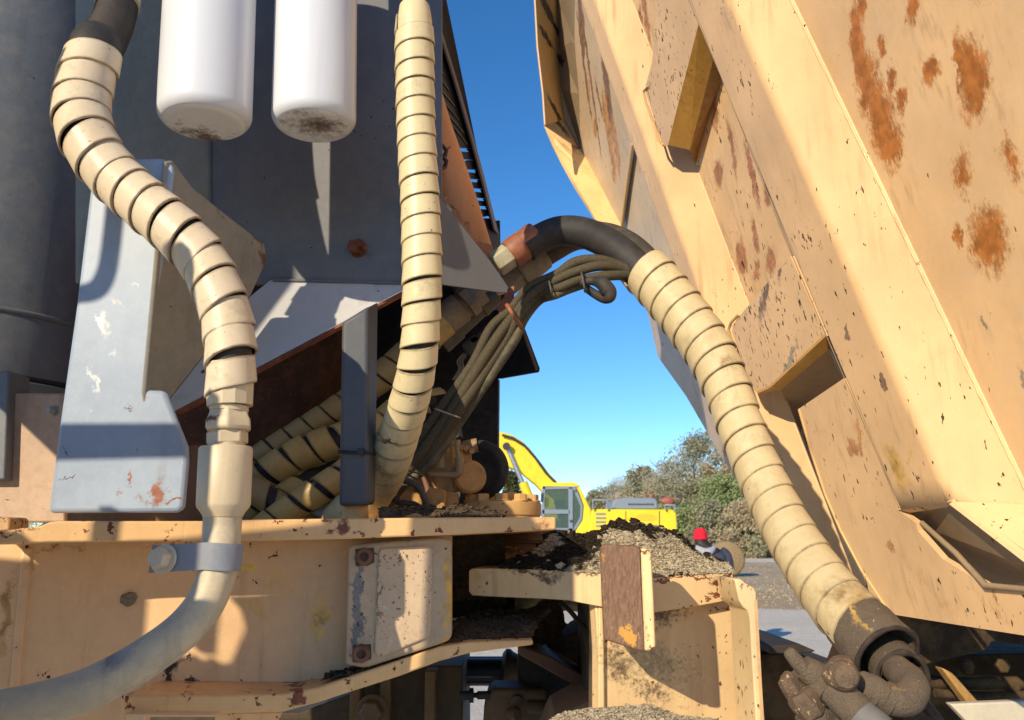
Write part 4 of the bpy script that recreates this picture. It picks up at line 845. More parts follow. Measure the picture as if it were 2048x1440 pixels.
vlathe('sleeve', [(452, 894, 49), (452, 898, 52), (448, 1008, 52.5), (448, 1014, 51), (446, 1026, 42), (446, 1034, 38)], .98, M_fit, 48)
P, r = pxpath([(446, 1020, .98, 37.5), (444, 1060, .98, 37.5), (440, 1110, .97, 37.5), (430, 1160, .965, 38), (408, 1210, .96, 38.5), (368, 1258, .95, 39), (312, 1302, .94, 40), (245, 1344, .93, 41), (170, 1380, .92, 42), (80, 1408, .91, 43), (-40, 1432, .90, 44), (-160, 1450, .9, 45)])
mb = MB(); mb.tube(P, r, 40); mb.build('pipe', M_pipe, sp, smooth=60)
# clamp
cl = thing('pipe_clamp', 'blue grey strap clamp with one cream hex bolt holding the steel pipe', 'pipe clamp', W(390, 1147, .98))
M_cl = paint('blue_grey_strap_paint', (.20, .22, .26), .45, chips=.3, chipcol=(.3, .3, .3), dirt=.2, dirtcol=(.1, .1, .1), dust=.3, dustcol=(.3, .31, .33), bumpy=.15)
c0 = W(441, 1112, .97); ax = (W(437, 1140, .97) - W(444, 1085, .97)).normalized(); rp_ = rad(c0, 39.5); hh = rad(c0, 26)
mb = MB(); vs = []; N = Vector((1, 0, 0)); N = (N - ax * ax.x).normalized(); B = Vector((0, -1, 0)); B = (B - ax * B.dot(ax)).normalized()
prof = []
for k in range(13):
    a = R(12 + k * 98 / 12); prof.append((c0 + N * math.cos(a) * (rp_ + .001) + B * math.sin(a) * (rp_ + .001), N * math.cos(a) + B * math.sin(a)))
e1_ = prof[-1][0]; tgt = W(303, 1118, .945)
for f in (.2, .35, 1.0):
    pq = e1_.lerp(tgt, f); nn_ = (B * .9 + N * .1).normalized(); prof.append((pq, nn_))
for p, nn_ in prof:
    vs += [p - ax * hh, p + ax * hh, p + nn_ * .004 + ax * hh, p + nn_ * .004 - ax * hh]
n = len(prof); fs = [(i * 4 + j, i * 4 + (j + 1) % 4, i * 4 + 4 + (j + 1) % 4, i * 4 + 4 + j) for i in range(n - 1) for j in range(4)] + [(0, 1, 2, 3), (n * 4 - 4, n * 4 - 1, n * 4 - 2, n * 4 - 3)]
mb.add(vs, fs); mb.build('strap', M_cl, cl, smooth=35)
bolt(W(328, 1118, .94), (-.25, -1, .1), .0118, .013, guardmat('cream_bolt', (.55, .48, .36)), cl, washer=True, rot=.3)
yt = MB(); yt.prism([W(474, 1136, 1.1), W(483, 1131, 1.1), (W(508, 1129, 1.1)), W(508, 1139, 1.1), W(482, 1139, 1.1), W(466, 1148, 1.1), W(455, 1150, 1.1)], Vector((0, .006, 0))); o = yt.build('yellow_tab', plain('bright_yellow_paint', (.75, .50, .06), .5, grime=(.3, .15, .04)), bevel=.001)
tag(o, 'tiny bright yellow tab sticking out right of the steel pipe below its clamp', 'tab')
md = MB(); 
P = W(258, 1198, webY(258) - .004)
bm = bmesh.new(); bmesh.ops.create_icosphere(bm, subdivisions=3, radius=.011)
for v in bm.verts:
    v.co *= 1 + .35 * noise.noise(v.co * 160) + .15 * noise.noise(v.co * 420); v.co = Vector((v.co.x * 1.05, v.co.y * .5, v.co.z * .8)) + P
me = bpy.data.meshes.new('mud_clod'); bm.to_mesh(me); bm.free(); me.materials.append(plain('dried_mud', (.22, .18, .13), .95, bumpy=1)); o = bpy.data.objects.new('mud_clod', me); COL.objects.link(o)
tag(o, 'small dried mud clod stuck on the sunlit patch of the cream frame', 'mud clod')

# centre hose
g2 = [(830, 34, 1.16, 34), (829, 60, 1.16, 38), (830, 150, 1.16, 38), (832, 250, 1.16, 37.5), (836, 330, 1.16, 38), (840, 400, 1.16, 38), (843, 480, 1.16, 39), (844, 560, 1.16, 38.5), (842, 640, 1.17, 37.5), (837, 710, 1.18, 37), (824, 780, 1.21, 38), (804, 850, 1.26, 39), (783, 910, 1.31, 41), (758, 962, 1.38, 42), (715, 1015, 1.47, 42), (650, 1060, 1.6, 42)]
t2, P, r = hosething('hydraulic_hose', 'long vertical pale yellow spiral wrapped hose left of the patch of sky', g2, M_g2, .0305, 1.0, hr=.85, phase=.4, flare=.0017, jitter=.05)
vlathe('end_collar', [(829, 8, 25), (829, 14, 30), (830, 40, 34), (830, 66, 35)], 1.16, M_g2, 32, parent=t2)
vlathe('red_nut', [(832, -60, 24), (831, -8, 24), (830, 10, 21)], 1.16, plain('dull_red_metal', (.30, .10, .06), .6), 12, parent=t2)

# right arching hose pair inside the big guard
g3 = [(1272, 521, 1.46, 50), (1322, 575, 1.43, 50), (1372, 637, 1.40, 50), (1418, 702, 1.37, 49), (1452, 772, 1.34, 46), (1480, 850, 1.31, 45), (1521, 950, 1.27, 46), (1570, 1050, 1.22, 49), (1626, 1140, 1.17, 54), (1673, 1203, 1.13, 59), (1724, 1258, 1.09, 63), (1768, 1300, 1.06, 66)]
rh = thing('wrapped_hose', 'thick ochre spiral guard round two black hoses, sweeping from sky down to the bottom right', 'hydraulic hose', W(1768, 1300, 1.06))
G, gr = pxpath(g3, 8); mb = MB(); mb.helix(G[:-8], gr[:-8], .0375, 1.04, th=.003, flare=.0022, phase=.8, jitter=.06); mb.build('spiral_guard', M_g3, rh, smooth=40)
hA = [(1052, 497, 1.5, 29), (1078, 478, 1.5, 29), (1120, 462, 1.5, 30), (1170, 466, 1.49, 31), (1225, 492, 1.48, 31), (1272, 530, 1.46, 30), (1322, 590, 1.43, 28), (1400, 705, 1.38, 28), (1480, 870, 1.31, 28), (1570, 1060, 1.22, 30)]
P, r = pxpath(hA); mb = MB(); mb.tube(P, r, 28); mb.build('front_hose', M_hose, rh, smooth=60)
hB = [(1062, 528, 1.57, 26), (1100, 500, 1.57, 27), (1150, 474, 1.57, 27), (1205, 472, 1.56, 28), (1255, 490, 1.53, 28), (1300, 530, 1.49, 28), (1350, 590, 1.45, 26), (1440, 720, 1.38, 26)]
P, r = pxpath(hB); mb = MB(); mb.tube(P, r, 28); mb.build('rear_hose', plain('dusty_rubber', (.05, .042, .032), .6, grime=(.11, .085, .06), ga=.6), rh, smooth=60)
M_cop = plain('copper_red_ferrule', (.30, .105, .05), .55, var=.25, grime=(.10, .04, .03), gs=40, bumpy=.3)
M_hexc = plain('olive_cream_hex', (.40, .36, .24), .5, grime=(.2, .16, .1), gs=40); M_ferr = plain('grey_tan_ferrule', (.25, .20, .14), .5, grime=(.12, .09, .06), gs=40)
def plathe(name, a, b, rs, mat, n=32, parent=rh, rot=0., bevel=0):
    """a, b: (px, py, Y); rs: [(fraction, r px)]"""
    p, q = W(*a), W(*b); L = (q - p).length; mb = MB(); mb.lathe(p, q - p, [(f * L, rad(p, x)) for f, x in rs], n, rot=rot); return mb.build(name, mat, parent, bevel=bevel, smooth=None if n == 6 else 40)
plathe('copper_ferrule', (1020, 510, 1.5), (1074, 470, 1.5), [(0, 29), (.1, 31), (.45, 31), (.47, 29.5), (.9, 30), (1, 28)], M_cop)
plathe('hex_nut', (990, 531, 1.5), (1022, 508, 1.5), [(0, 24), (.08, 27), (.92, 27), (1, 24)], M_hexc, 6, bevel=.0015, rot=.2)
plathe('grey_ferrule', (1038, 548, 1.57), (1086, 509, 1.57), [(0, 30), (.05, 32), (.95, 31), (1, 28)], M_ferr)
plathe('hex_nut', (1010, 572, 1.57), (1042, 545, 1.57), [(0, 22), (.1, 26), (.9, 26), (1, 24)], M_ferr, 6, bevel=.0015)
# sleeve and greasy elbow at the lower end
M_grease = paint('dry_greasy_grime', (.135, .10, .068), .75, chips=.5, chipscale=240, chipcol=(.45, .33, .15), dirt=.5, dirtcol=(.035, .025, .018), bumpy=1.0, grain=2.5, plane=VY(1.07), stains=[((.50, .32, .08), .6, 70, [(1700, 1225, 46, 13, 60, .9), (1710, 1180, 30, 9, 70, .5), (1755, 1300, 16, 7, -40, .5), (1705, 1345, 30, 14, 30, .6)]), ((.16, .16, .17), .3, 30, [(1745, 1440, 60, 30, 30)])])
M_grease2 = plain('caked_black_grease', (.035, .025, .018), .8, var=.5, scale=90, bumpy=1.0)
sl2 = [(1706, 1240, 1.105, 61), (1728, 1262, 1.088, 64), (1762, 1298, 1.065, 68), (1775, 1312, 1.055, 68)]
P, r = pxpath(sl2, 10); mb = MB(); mb.tube(P, [x * 1.03 for x in r], 48, bump=.05, caps=False); mb.tube(list(reversed(P)), [x * .90 for x in reversed(r)], 48, caps=False)
o = mb.build('greasy_sleeve', M_grease, rh, smooth=60)
ax = (P[-1] - P[-4]).normalized(); e = P[-1]
mb = MB(); rr_ = r[-1]
vs = []; nT = 48
fr0 = frames([e, e + ax])[0]; N_, B_n = fr0[1], fr0[2]
ringP = [e + (N_ * math.cos(2 * math.pi * k / nT) + B_n * math.sin(2 * math.pi * k / nT)) * rr_ * .97 for k in range(nT + 1)]
mb.tube(ringP, rr_ * .085, 8, bump=.6, caps=False); mb.build('caked_rim', M_grease2, rh, smooth=60)
ge = thing('greasy_elbow', 'grease caked steel tube elbow poking from the open end of the thick hose guard', 'pipe elbow', W(1790, 1395, 1.0))
# inner half-open tube
q0 = W(1778, 1318, 1.08); q1 = W(1806, 1352, 1.03)
P = [q0, q0.lerp(q1, .5), q1]; mb = MB(); mb.tube(P, [rad(q1, 50)] * 3, 40, caps=False, bump=.04); mb.tube(list(reversed(P)), [rad(q1, 43)] * 3, 40, caps=False, bump=.08); mb.build('inner_tube', M_grease, ge, smooth=60)
axi = (q1 - q0).normalized(); f0 = frames([q0, q1])[0]; rp2 = [q1 + (f0[1] * math.cos(2 * math.pi * k / 40) + f0[2] * math.sin(2 * math.pi * k / 40)) * rad(q1, 47) for k in range(41)]
mb = MB(); mb.tube(rp2, rad(q1, 6), 8, bump=.8, caps=False); mb.build('caked_rim', M_grease2, ge, smooth=60)
P, r = pxpath([(1770, 1312, 1.08, 20), (1784, 1332, 1.04, 26), (1806, 1348, 1.01, 29), (1824, 1368, .985, 31), (1822, 1392, .97, 32), (1800, 1402, .965, 32), (1775, 1396, .965, 30), (1745, 1382, .97, 30), (1722, 1372, .98, 30)], 8)
mb = MB(); mb.tube(P, r, 36, bump=.12); mb.build('elbow', M_grease, ge, smooth=60)
plathe('elbow_collar', (1782, 1402, .965), (1766, 1393, .966), [(0, 34), (1, 34)], M_grease, parent=ge)
plathe('elbow_collar', (1756, 1390, .968), (1742, 1383, .97), [(0, 33), (1, 33)], M_grease, parent=ge)
# greasy valve block with stubs and hoses
vt = thing('hose_manifold', 'grime covered brown manifold with stubs and nuts, lower right beside the greasy elbow', 'valve', W(1690, 1440, 1.0))
def gt(name, L, mat=M_grease, n=24, bump=.1):
    P, r = pxpath(L, 6); mb = MB(); mb.tube(P, r, n, bump=bump); return mb.build(name, mat, vt, smooth=60 if n > 8 else None, bevel=0 if n > 8 else .001)
M_brn = paint('worn_brown_casting', (.15, .098, .06), .65, grain=2, chips=1.6, chipscale=130, chipcol=(.5, .34, .18), dirt=1.0, dirtcol=(.05, .035, .025), bumpy=1.0)
gt('finger_stub', [(1574, 1300, 1.0, 8), (1580, 1307, 1.0, 13), (1600, 1330, 1.0, 15), (1612, 1342, 1.0, 16)])
gt('taper', [(1606, 1334, 1.0, 24), (1622, 1344, 1.0, 27), (1650, 1362, 1.0, 29), (1668, 1372, 1.0, 31)])
gt('taper', [(1590, 1345, 1.02, 18), (1604, 1362, 1.02, 24), (1626, 1385, 1.02, 27)])
gt('hex_stub', [(1566, 1352, 1.0, 12), (1572, 1358, 1.0, 19), (1590, 1386, 1.0, 21), (1600, 1396, 1.0, 19)], M_brn, 6, 0)
gt('neck', [(1592, 1384, 1.0, 16), (1612, 1412, 1.0, 17)])
gt('square_nut', [(1596, 1384, .99, 22), (1604, 1396, .99, 31), (1626, 1422, .99, 31), (1632, 1430, .99, 24)], M_brn, 6, 0)
gt('body', [(1632, 1352, 1.0, 30), (1650, 1372, 1.0, 43), (1675, 1395, 1.0, 46), (1692, 1412, 1.0, 40)])
gt('body', [(1612, 1385, 1.01, 30), (1630, 1405, 1.01, 38), (1650, 1440, 1.01, 44), (1670, 1480, 1.01, 44)])
gt('boss', [(1668, 1350, .97, 26), (1688, 1352, .95, 30), (1692, 1354, .94, 22)], M_brn)
mb = MB(); mb.prism([W(1655, 1330, .99), W(1672, 1316, .99), W(1702, 1318, .98), W(1716, 1340, .98), W(1722, 1392, .97), W(1712, 1394, .97), W(1690, 1368, .98), W(1664, 1344, .99)], Vector((.01, .03, 0))); mb.build('wing_lug', M_brn, vt, bevel=.003)
gt('outlet', [(1662, 1376, .98, 34), (1676, 1388, .975, 36)], M_grease2)
gt('outlet_hose', [(1668, 1380, .975, 33), (1700, 1408, .96, 33), (1745, 1452, .94, 34), (1790, 1500, .93, 35)])
gt('hose_cuff', [(1722, 1430, .948, 36), (1760, 1466, .935, 37)], plain('grey_hose_cuff', (.14, .135, .13), .7, grime=(.08, .06, .04)))
gt('outlet_hose', [(1622, 1420, 1.0, 36), (1640, 1450, 1.0, 37), (1660, 1500, 1.0, 37)])
for i, (a, b) in enumerate((((1800, 1392), (1862, 1450)), ((1832, 1375), (1880, 1450)))):
    P, r = pxpath([(a[0], a[1], 1.12, 13), ((a[0] + b[0]) / 2 - 4, (a[1] + b[1]) / 2, 1.12, 13), (b[0], b[1], 1.12, 13), (b[0] + 40, b[1] + 70, 1.12, 13)]); mb = MB(); mb.tube(P, r, 16); o = mb.build('thin_hose', M_grease2, smooth=60)
    tag(o, ('left of two thin dark hoses' if i == 0 else 'right of two thin dark hoses') + ' hanging below the greasy elbow', 'hose', 'thin dark hoses under the elbow')

# rear ochre hoses behind the post
M_g4 = guardmat('shaded_ochre_guard', (.52, .36, .13), Y=1.6, dirt=.35); M_g5 = guardmat('shaded_olive_guard', (.34, .25, .11), Y=1.6, dirt=.5)
GR = 'ochre wrapped hoses crossing behind the grey post'
hosething('hydraulic_hose', 'upper ochre wrapped hose slanting up behind the grey post to the silver fitting', [(470, 968, 1.62, 22), (505, 925, 1.62, 25), (600, 866, 1.62, 27), (681, 815, 1.62, 28), (755, 760, 1.62, 29), (830, 697, 1.62, 31), (884, 650, 1.62, 31)], M_g5, .040, .93, phase=1., group=GR)
hosething('hydraulic_hose', 'middle ochre wrapped hose with an open guard end behind the steel pipe', [(460, 1000, 1.60, 32), (540, 945, 1.58, 34), (610, 905, 1.58, 35), (678, 880, 1.58, 34), (755, 850, 1.6, 30), (810, 812, 1.62, 25), (868, 800, 1.64, 22)], M_g4, .046, .88, phase=2.2, group=GR)
hosething('hydraulic_hose', 'lowest wrapped hose resting on the deck left of the grey post', [(500, 1075, 1.50, 27), (560, 1032, 1.50, 28), (620, 992, 1.50, 29), (676, 958, 1.51, 30), (750, 905, 1.54, 30), (800, 880, 1.58, 28)], M_g4, .044, .9, phase=.5, group=GR)
hosething('hydraulic_hose', 'small wrapped hose crossing under the others just right of the steel pipe', [(470, 1050, 1.55, 24), (510, 1020, 1.55, 25), (570, 990, 1.56, 25), (630, 950, 1.6, 25)], M_g4, .044, .9, phase=1.5, group=GR)
hosething('hydraulic_hose', 'short stretch of wrapped hose ending beside the left steel sleeve', [(460, 940, 1.52, 26), (492, 972, 1.52, 27), (540, 1000, 1.52, 27), (600, 1045, 1.53, 27)], M_g5, .05, .8, phase=2.5, group=GR)
ff = thing('hose_fitting', 'stepped tan fitting behind the gusset, half covered by the long centre hose', 'hose fitting', W(920, 620, 1.6))
plathe('sleeve', (880, 648, 1.60), (962, 582, 1.60), [(0, 33), (.5, 33), (.52, 29), (1, 27)], M_ferr, parent=ff)
plathe('yellow_wrap', (858, 668, 1.60), (888, 642, 1.6), [(0, 34), (1, 34)], M_g4, parent=ff)
plathe('side_sleeve', (884, 690, 1.62), (992, 590, 1.62), [(0, 20), (.3, 20), (.31, 17), (.7, 17), (.72, 20), (1, 18)], plain('dark_olive_metal', (.10, .085, .055), .5), parent=ff)
plathe('hex_nut', (930, 608, 1.59), (944, 596, 1.59), [(0, 34), (1, 34)], M_ferr, 6, parent=ff)

# cable bundle
cb = thing('cable_bundle', 'bundle of dusty olive braided cables climbing diagonally from the pump to the hose guard', 'cable bundle', W(800, 975, 1.45))
nt = NT('braided_sleeve'); f_ = nt.voro(700); g_ = nt.noise(30, 5, .7)
M_braid = nt.out(nt.mix(nt.map(f_, .1, .5), (.155, .125, .068), (.06, .048, .028)), .75, 0, nt.bump(f_, .5, .001), .3)
M_cab = plain('dusty_cable', (.055, .045, .028), .65, grime=(.13, .11, .06), ga=.7, gs=30)
main = [(770, 1000, 1.46, 9), (800, 965, 1.46, 9), (850, 905, 1.46, 10), (905, 830, 1.46, 10.5), (960, 745, 1.46, 10.5), (1005, 672, 1.46, 10), (1035, 628, 1.46, 9), (1070, 590, 1.46, 9)]
def offp(L, o, s0=0): 
    out = []
    for i, (x, y, Y, r) in enumerate(L):
        a, b = L[max(i - 1, 0)], L[min(i + 1, len(L) - 1)]; dx, dy = b[0] - a[0], b[1] - a[1]; m = math.hypot(dx, dy); k = o * (.55 if i < 2 else 1) * (.7 if i >= 6 else 1)
        out.append((x - dy / m * k * -1, y + dx / m * k * -1 * -1 * -1, Y + (.01 if abs(o) > 10 else 0), r))
    return out
ends = [[(1115, 548, 1.45, 10), (1150, 525, 1.44, 11), (1195, 520, 1.44, 11), (1240, 533, 1.45, 11), (1300, 560, 1.45, 12)],
        [(1110, 562, 1.44, 9), (1150, 544, 1.43, 10), (1200, 532, 1.43, 10), (1250, 541, 1.45, 10), (1300, 568, 1.45, 12)],
        [(1120, 575, 1.43, 9), (1160, 560, 1.43, 9), (1210, 552, 1.43, 10), (1260, 552, 1.45, 10), (1300, 565, 1.45, 12)],
        [(1110, 590, 1.44, 9), (1140, 578, 1.44, 9), (1175, 566, 1.44, 9)]]
rq = random.Random(2)
for i, o_ in enumerate((24, 8, -8, -23)):
    P, r = pxpath([(x + rq.uniform(-3.5, 3.5), y + rq.uniform(-3, 3), Y + rq.uniform(-.008, .008), q * rq.uniform(.9, 1.1)) for x, y, Y, q in offp(main, o_)] + ends[i], 8); mb = MB(); mb.tube(P, r, 16); mb.build('cable', M_braid if i < 3 else M_cab, cb, smooth=60)
P, r = pxpath([(1160, 567, 1.41, 7), (1185, 562, 1.41, 9), (1205, 568, 1.4, 14), (1217, 583, 1.4, 16), (1219, 594, 1.4, 12), (1208, 597, 1.41, 10), (1190, 588, 1.42, 9), (1172, 576, 1.42, 8)], 8); mb = MB(); mb.tube(P, r, 20); mb.build('cable_loop', M_hose, cb, smooth=60)
M_tie = plain('grey_tie', (.07, .065, .055), .5)
def tie(x0, y0, x1, y1, Y, w_, mat, name='cable_tie'):
    P = [W(x0, y0, Y + .03), W(x0, y0, Y - .014), W((x0 + x1) / 2, (y0 + y1) / 2, Y - .022), W(x1, y1, Y - .014), W(x1, y1, Y + .03)]
    P, r = spline([(p, w_) for p in P], 5); mb = MB(); mb.tube(P, r, 8); return mb.build(name, mat, cb, smooth=60)
tie(872, 818, 918, 835, 1.45, .0016, plain('pale_tie', (.3, .26, .2), .5)); tie(1098, 562, 1104, 590, 1.44, .0016, M_tie); tie(1163, 545, 1170, 582, 1.42, .0022, M_tie)
tie(1015, 612, 1040, 650, 1.45, .0042, M_cop, 'rusty_band'); tie(800, 935, 845, 950, 1.45, .0016, M_tie)
mb = MB(); mb.prism([W(1012, 585, 1.5), W(1024, 575, 1.5), W(1026, 600, 1.49), W(1022, 625, 1.48), (W(1003, 640, 1.48)), W(995, 616, 1.49)], Vector((0, .008, 0))); o = mb.build('rusty_bracket', M_cop, bevel=.001); tag(o, 'small bent rusty bracket where the cable bundle passes the grey gusset', 'bracket')
mb = MB(); mb.prism([W(1021, 574, 1.5), W(1028, 572, 1.5), W(1030, 640, 1.49), W(1023, 640, 1.49)], Vector((0, .02, 0))); o2 = mb.build('bracket_leg', M_cop, None); o2.parent = o

# connector in the shade behind the bundle
cn = thing('wire_connector', 'grey two piece electrical connector in the shade left of the cable bundle', 'connector', W(950, 700, 1.9))
mb = MB(); mb.pp(VY(1.7), [(922, 690), (950, 668), (975, 690), (945, 715)], .03); mb.build('plug', plain('grey_plastic', (.07, .07, .065), .5), cn, bevel=.003)
mb = MB(); mb.pp(VY(1.7), [(936, 678), (960, 664), (968, 675), (945, 690)], .02); mb.pp(VY(1.72), [(950, 672), (968, 652), (985, 668), (962, 690)], .03); mb.build('socket', plain('dark_plastic', (.045, .045, .05), .5), cn, bevel=.003)
for k in range(3):
    P, r = pxpath([(928 + k * 4, 706, 1.72, 2), (915 + k * 5, 722, 1.72, 2), (918 + k * 4, 738, 1.72, 2), (905 + k * 3, 760, 1.72, 2)]); mb = MB(); mb.tube(P, r, 6); mb.build('wire', plain('pale_wire', (.2, .19, .17), .5), cn)

# ---------------------------------------------------------------- hydraulic pump
M_pump = paint('dirty_orange_cast_paint', (.50, .27, .08), .55, chips=.6, chipscale=90, dirt=.8, dirtcol=(.10, .06, .03), bumpy=.4, dust=.3, dustcol=(.25, .18, .1))
pu = thing('hydraulic_pump', 'dirty orange cast hydraulic pump with raised letters, standing on the deck', 'hydraulic pump', W(870, 1034, 1.6))
mb = MB(); mb.pp(VY(1.62), [(775, 985), (795, 930), (815, 900), (840, 880), (870, 868), (893, 846), (905, 872), (912, 905), (912, 985), (900, 1010), (775, 1015)], .14); mb.build('housing', M_pump, pu, bevel=.008, seg=3)
mb = MB(); mb.lathe(W(842, 945, 1.62), (0, -1, 0), [(0, .060), (.012, .060), (.016, .052), (.018, .03), (.03, .028), (.032, .001)], 40); mb.build('round_face', M_pump, pu, smooth=40)
mb = MB(); mb.pp(Pl.three((905, 885, 1.56), (945, 895, 1.62), (905, 975, 1.56)), [(905, 884), (943, 893), (946, 935), (938, 938), (945, 945), (938, 982), (905, 985)], .09); mb.build('end_block', M_pump, pu, bevel=.005, seg=3)
c = W(935, 955, 1.57); mb = MB(); mb.lathe(c, (.35, -1, 0), [(0, .030), (.02, .030), (.024, .026), (.024, .001)], 32); mb.build('port_cap', M_pump, pu, smooth=40)
for (x, y) in ((930, 898), (941, 903), (932, 936), (945, 938), (912, 972), (930, 977), (922, 896), (938, 975)):
    bolt(W(x, y, 1.565), (.3, -1, 0), .0062, .010, M_pump, pu, washer=False, rot=.4, name='hex_bolt')
for (x0, x1, ya, yb) in ((885, 882, 868, 940), (914, 918, 880, 945)):
    P, r = pxpath([(x0, ya, 1.54, 7), (x0, ya + 12, 1.54, 7), (x0 + .1, ya + 13, 1.54, 5), (x1, yb - 22, 1.54, 5), (x1, yb - 21, 1.54, 7.5), (x1, yb - 4, 1.54, 7.5)], 2); mb = MB(); mb.tube(P, r, 10); mb.build('thin_line', plain('tan_line', (.33, .25, .15), .5, grime=(.1, .06, .03)), pu, smooth=40)
P, r = pxpath([(918, 915, 1.53, 9), (918, 945, 1.53, 9), (900, 950, 1.53, 6), (858, 948, 1.53, 5.5)], 3); mb = MB(); mb.tube(P, r, 10); mb.build('cross_line', plain('tan_line2', (.30, .22, .13), .5, grime=(.1, .06, .03)), pu, smooth=40)
mb = MB(); mb.pp(VY(1.52), [(845, 1000), (858, 974), (893, 980), (889, 1025), (840, 1020)], .08); mb.pp(VY(1.55), [(893, 980), (916, 986), (914, 1024), (889, 1026)], .05); mb.build('bracket', M_pump, pu, bevel=.003)
mb = MB(); mb.pp(VY(1.56), [(765, 1020), (770, 985), (800, 975), (850, 990), (845, 1022)], .1); mb.build('lower_casting', M_pump, pu, bevel=.01, seg=3)
def letters(txt, x, y, Y, size, mat, parent):
    cu = bpy.data.curves.new('t', 'FONT'); cu.body = txt; cu.size = size; cu.extrude = .002; cu.bevel_depth = .0006
    to = bpy.data.objects.new('t', cu); dg = bpy.context.evaluated_depsgraph_get(); COL.objects.link(to); dg.update()
    me = bpy.data.meshes.new_from_object(to.evaluated_get(dg)); bpy.data.objects.remove(to)
    me.transform(Matrix.Translation(W(x, y, Y)) @ Matrix.Rotation(R(90), 4, 'X')); o = bpy.data.objects.new('raised_lettering', me); COL.objects.link(o); me.materials.clear(); me.materials.append(mat); adopt(o, parent)
letters('NFO', 797, 958, 1.615, .040, M_pump, pu); letters('HF', 851, 934, 1.60, .024, M_pump, pu); letters('IST', 846, 970, 1.61, .030, M_pump, pu)
mb = MB(); P, r = pxpath([(845, 945, 1.58, 6), (858, 990, 1.56, 6), (850, 1010, 1.56, 6)]); mb.tube(P, r, 8); mb.build('brown_line', plain('brown_line', (.18, .08, .05), .6), pu, smooth=60)
P, r = pxpath([(902, 838, 1.6, 10), (912, 855, 1.58, 10), (918, 880, 1.56, 9)], 6); mb = MB(); mb.tube(P, r, 14); o = mb.build('hose_stub', M_hose, smooth=60); tag(o, 'short black hose dropping behind the cable bundle onto the orange pump', 'hose')
P, r = pxpath([(938, 896, 1.62, 11), (965, 892, 1.60, 12), (992, 905, 1.59, 12), (1005, 930, 1.59, 12), (1003, 955, 1.59, 12), (988, 978, 1.60, 12), (960, 992, 1.62, 12)], 8); mb = MB(); mb.tube(P, r, 18); lo = mb.build('hose_loop', M_hose, smooth=60); tag(lo, 'black rubber hose looping out past the dark wall edge beside the pump', 'hose')
plathe('loop_fitting', (925, 896, 1.6), (955, 890, 1.6), [(0, 14), (1, 14)], plain('brass_tan', (.3, .2, .1), .5), parent=pu)
P, r = pxpath([(785, 962, 1.42, 7), (815, 962, 1.42, 7), (838, 975, 1.42, 7), (850, 1000, 1.42, 7), (862, 1022, 1.42, 7)], 8)
mb = MB(); PP, rr2 = [], []
for i in range(len(P) - 1):
    for k in range(4): PP.append(P[i].lerp(P[i + 1], k / 4)); rr2.append(r[i] * (1.12 if k < 2 else .88))
mb.tube(PP, rr2, 12); o = mb.build('corrugated_conduit', plain('grey_conduit', (.10, .095, .085), .5), smooth=60); tag(o, 'thin grey corrugated conduit curling over the deck in front of the pump', 'conduit')
P, r = pxpath([(768, 985, 1.44, 6), (790, 998, 1.42, 9), (800, 1005, 1.42, 6), (830, 1008, 1.42, 5), (852, 1025, 1.42, 5)], 6); mb = MB(); mb.tube(P, r, 10); o = mb.build('wire_plug', M_hose, smooth=60); tag(o, 'black plug and wire lying on the dirty deck right of the grey post', 'wire')

# dirt on the deck and plates
def dirtmat(name, a, b, d, sc=60, thr=.5):
    nt = NT(name); v = nt.voro(sc * 3.2); v2 = nt.voro(sc * 1.3); f = nt.noise(sc, 6, .75); c = nt.noise(14, 4, .6)
    col = nt.mix(nt.map(f, .35, .65), a, b); col = nt.mix(nt.map(v, .3, .65, 0, .35), col, tuple(x * .5 for x in a)); return nt, col, nt.bump(nt.math('ADD', v, f), .55, .0022), f, c
def heap(name, front, crest, mat, Yf, Yc, nx=150, ny=46, amp=.006, seedv=0, back=.3, drop=1.0):
    """front/crest: [(px, py)] rows in the photograph, at depths Yf and Yc; the heap falls away behind the crest"""
    def interp(L, x):
        for i in range(len(L) - 1):
            if x <= L[i + 1][0]: f = (x - L[i][0]) / (L[i + 1][0] - L[i][0]); return L[i][1] + (L[i + 1][1] - L[i][1]) * max(0, min(1, f))
        return L[-1][1]
    vs = []; x0, x1 = front[0][0], front[-1][0]
    yf = Yf if callable(Yf) else (lambda x: Yf)
    for i in range(nx + 1):
        x = x0 + (x1 - x0) * i / nx; A = W(x, interp(front, x), yf(x)); xc = crest[0][0] + (crest[-1][0] - crest[0][0]) * i / nx; B = W(xc, interp(crest, xc), Yc)
        for j in range(ny + 1):
            v = j / ny
            if v < .7: t = v / .7; p = A.lerp(B, t); p.z += math.sin(t * math.pi) * .006
            else: t = (v - .7) / .3; p = B + Vector((0, back * t, (-.10 * t - .05 * t * t) * drop))
            e = min(1, v * 9) * min(1, i / 4, (nx - i) / 4)
            p = p + Vector((0, 0, 1)) * e * (amp * 2.2 * noise.noise(p * 22 + Vector((seedv, 0, 0))) + amp * .7 * noise.noise(p * 60) + amp * .15 * noise.noise(p * 210))
            vs.append(p)
    fs = [(i * (ny + 1) + j, (i + 1) * (ny + 1) + j, (i + 1) * (ny + 1) + j + 1, i * (ny + 1) + j + 1) for i in range(nx) for j in range(ny)]
    mb = MB(); mb.add(vs, fs); o = mb.build(name, mat, smooth=50); o['kind'] = 'stuff'; return o, vs
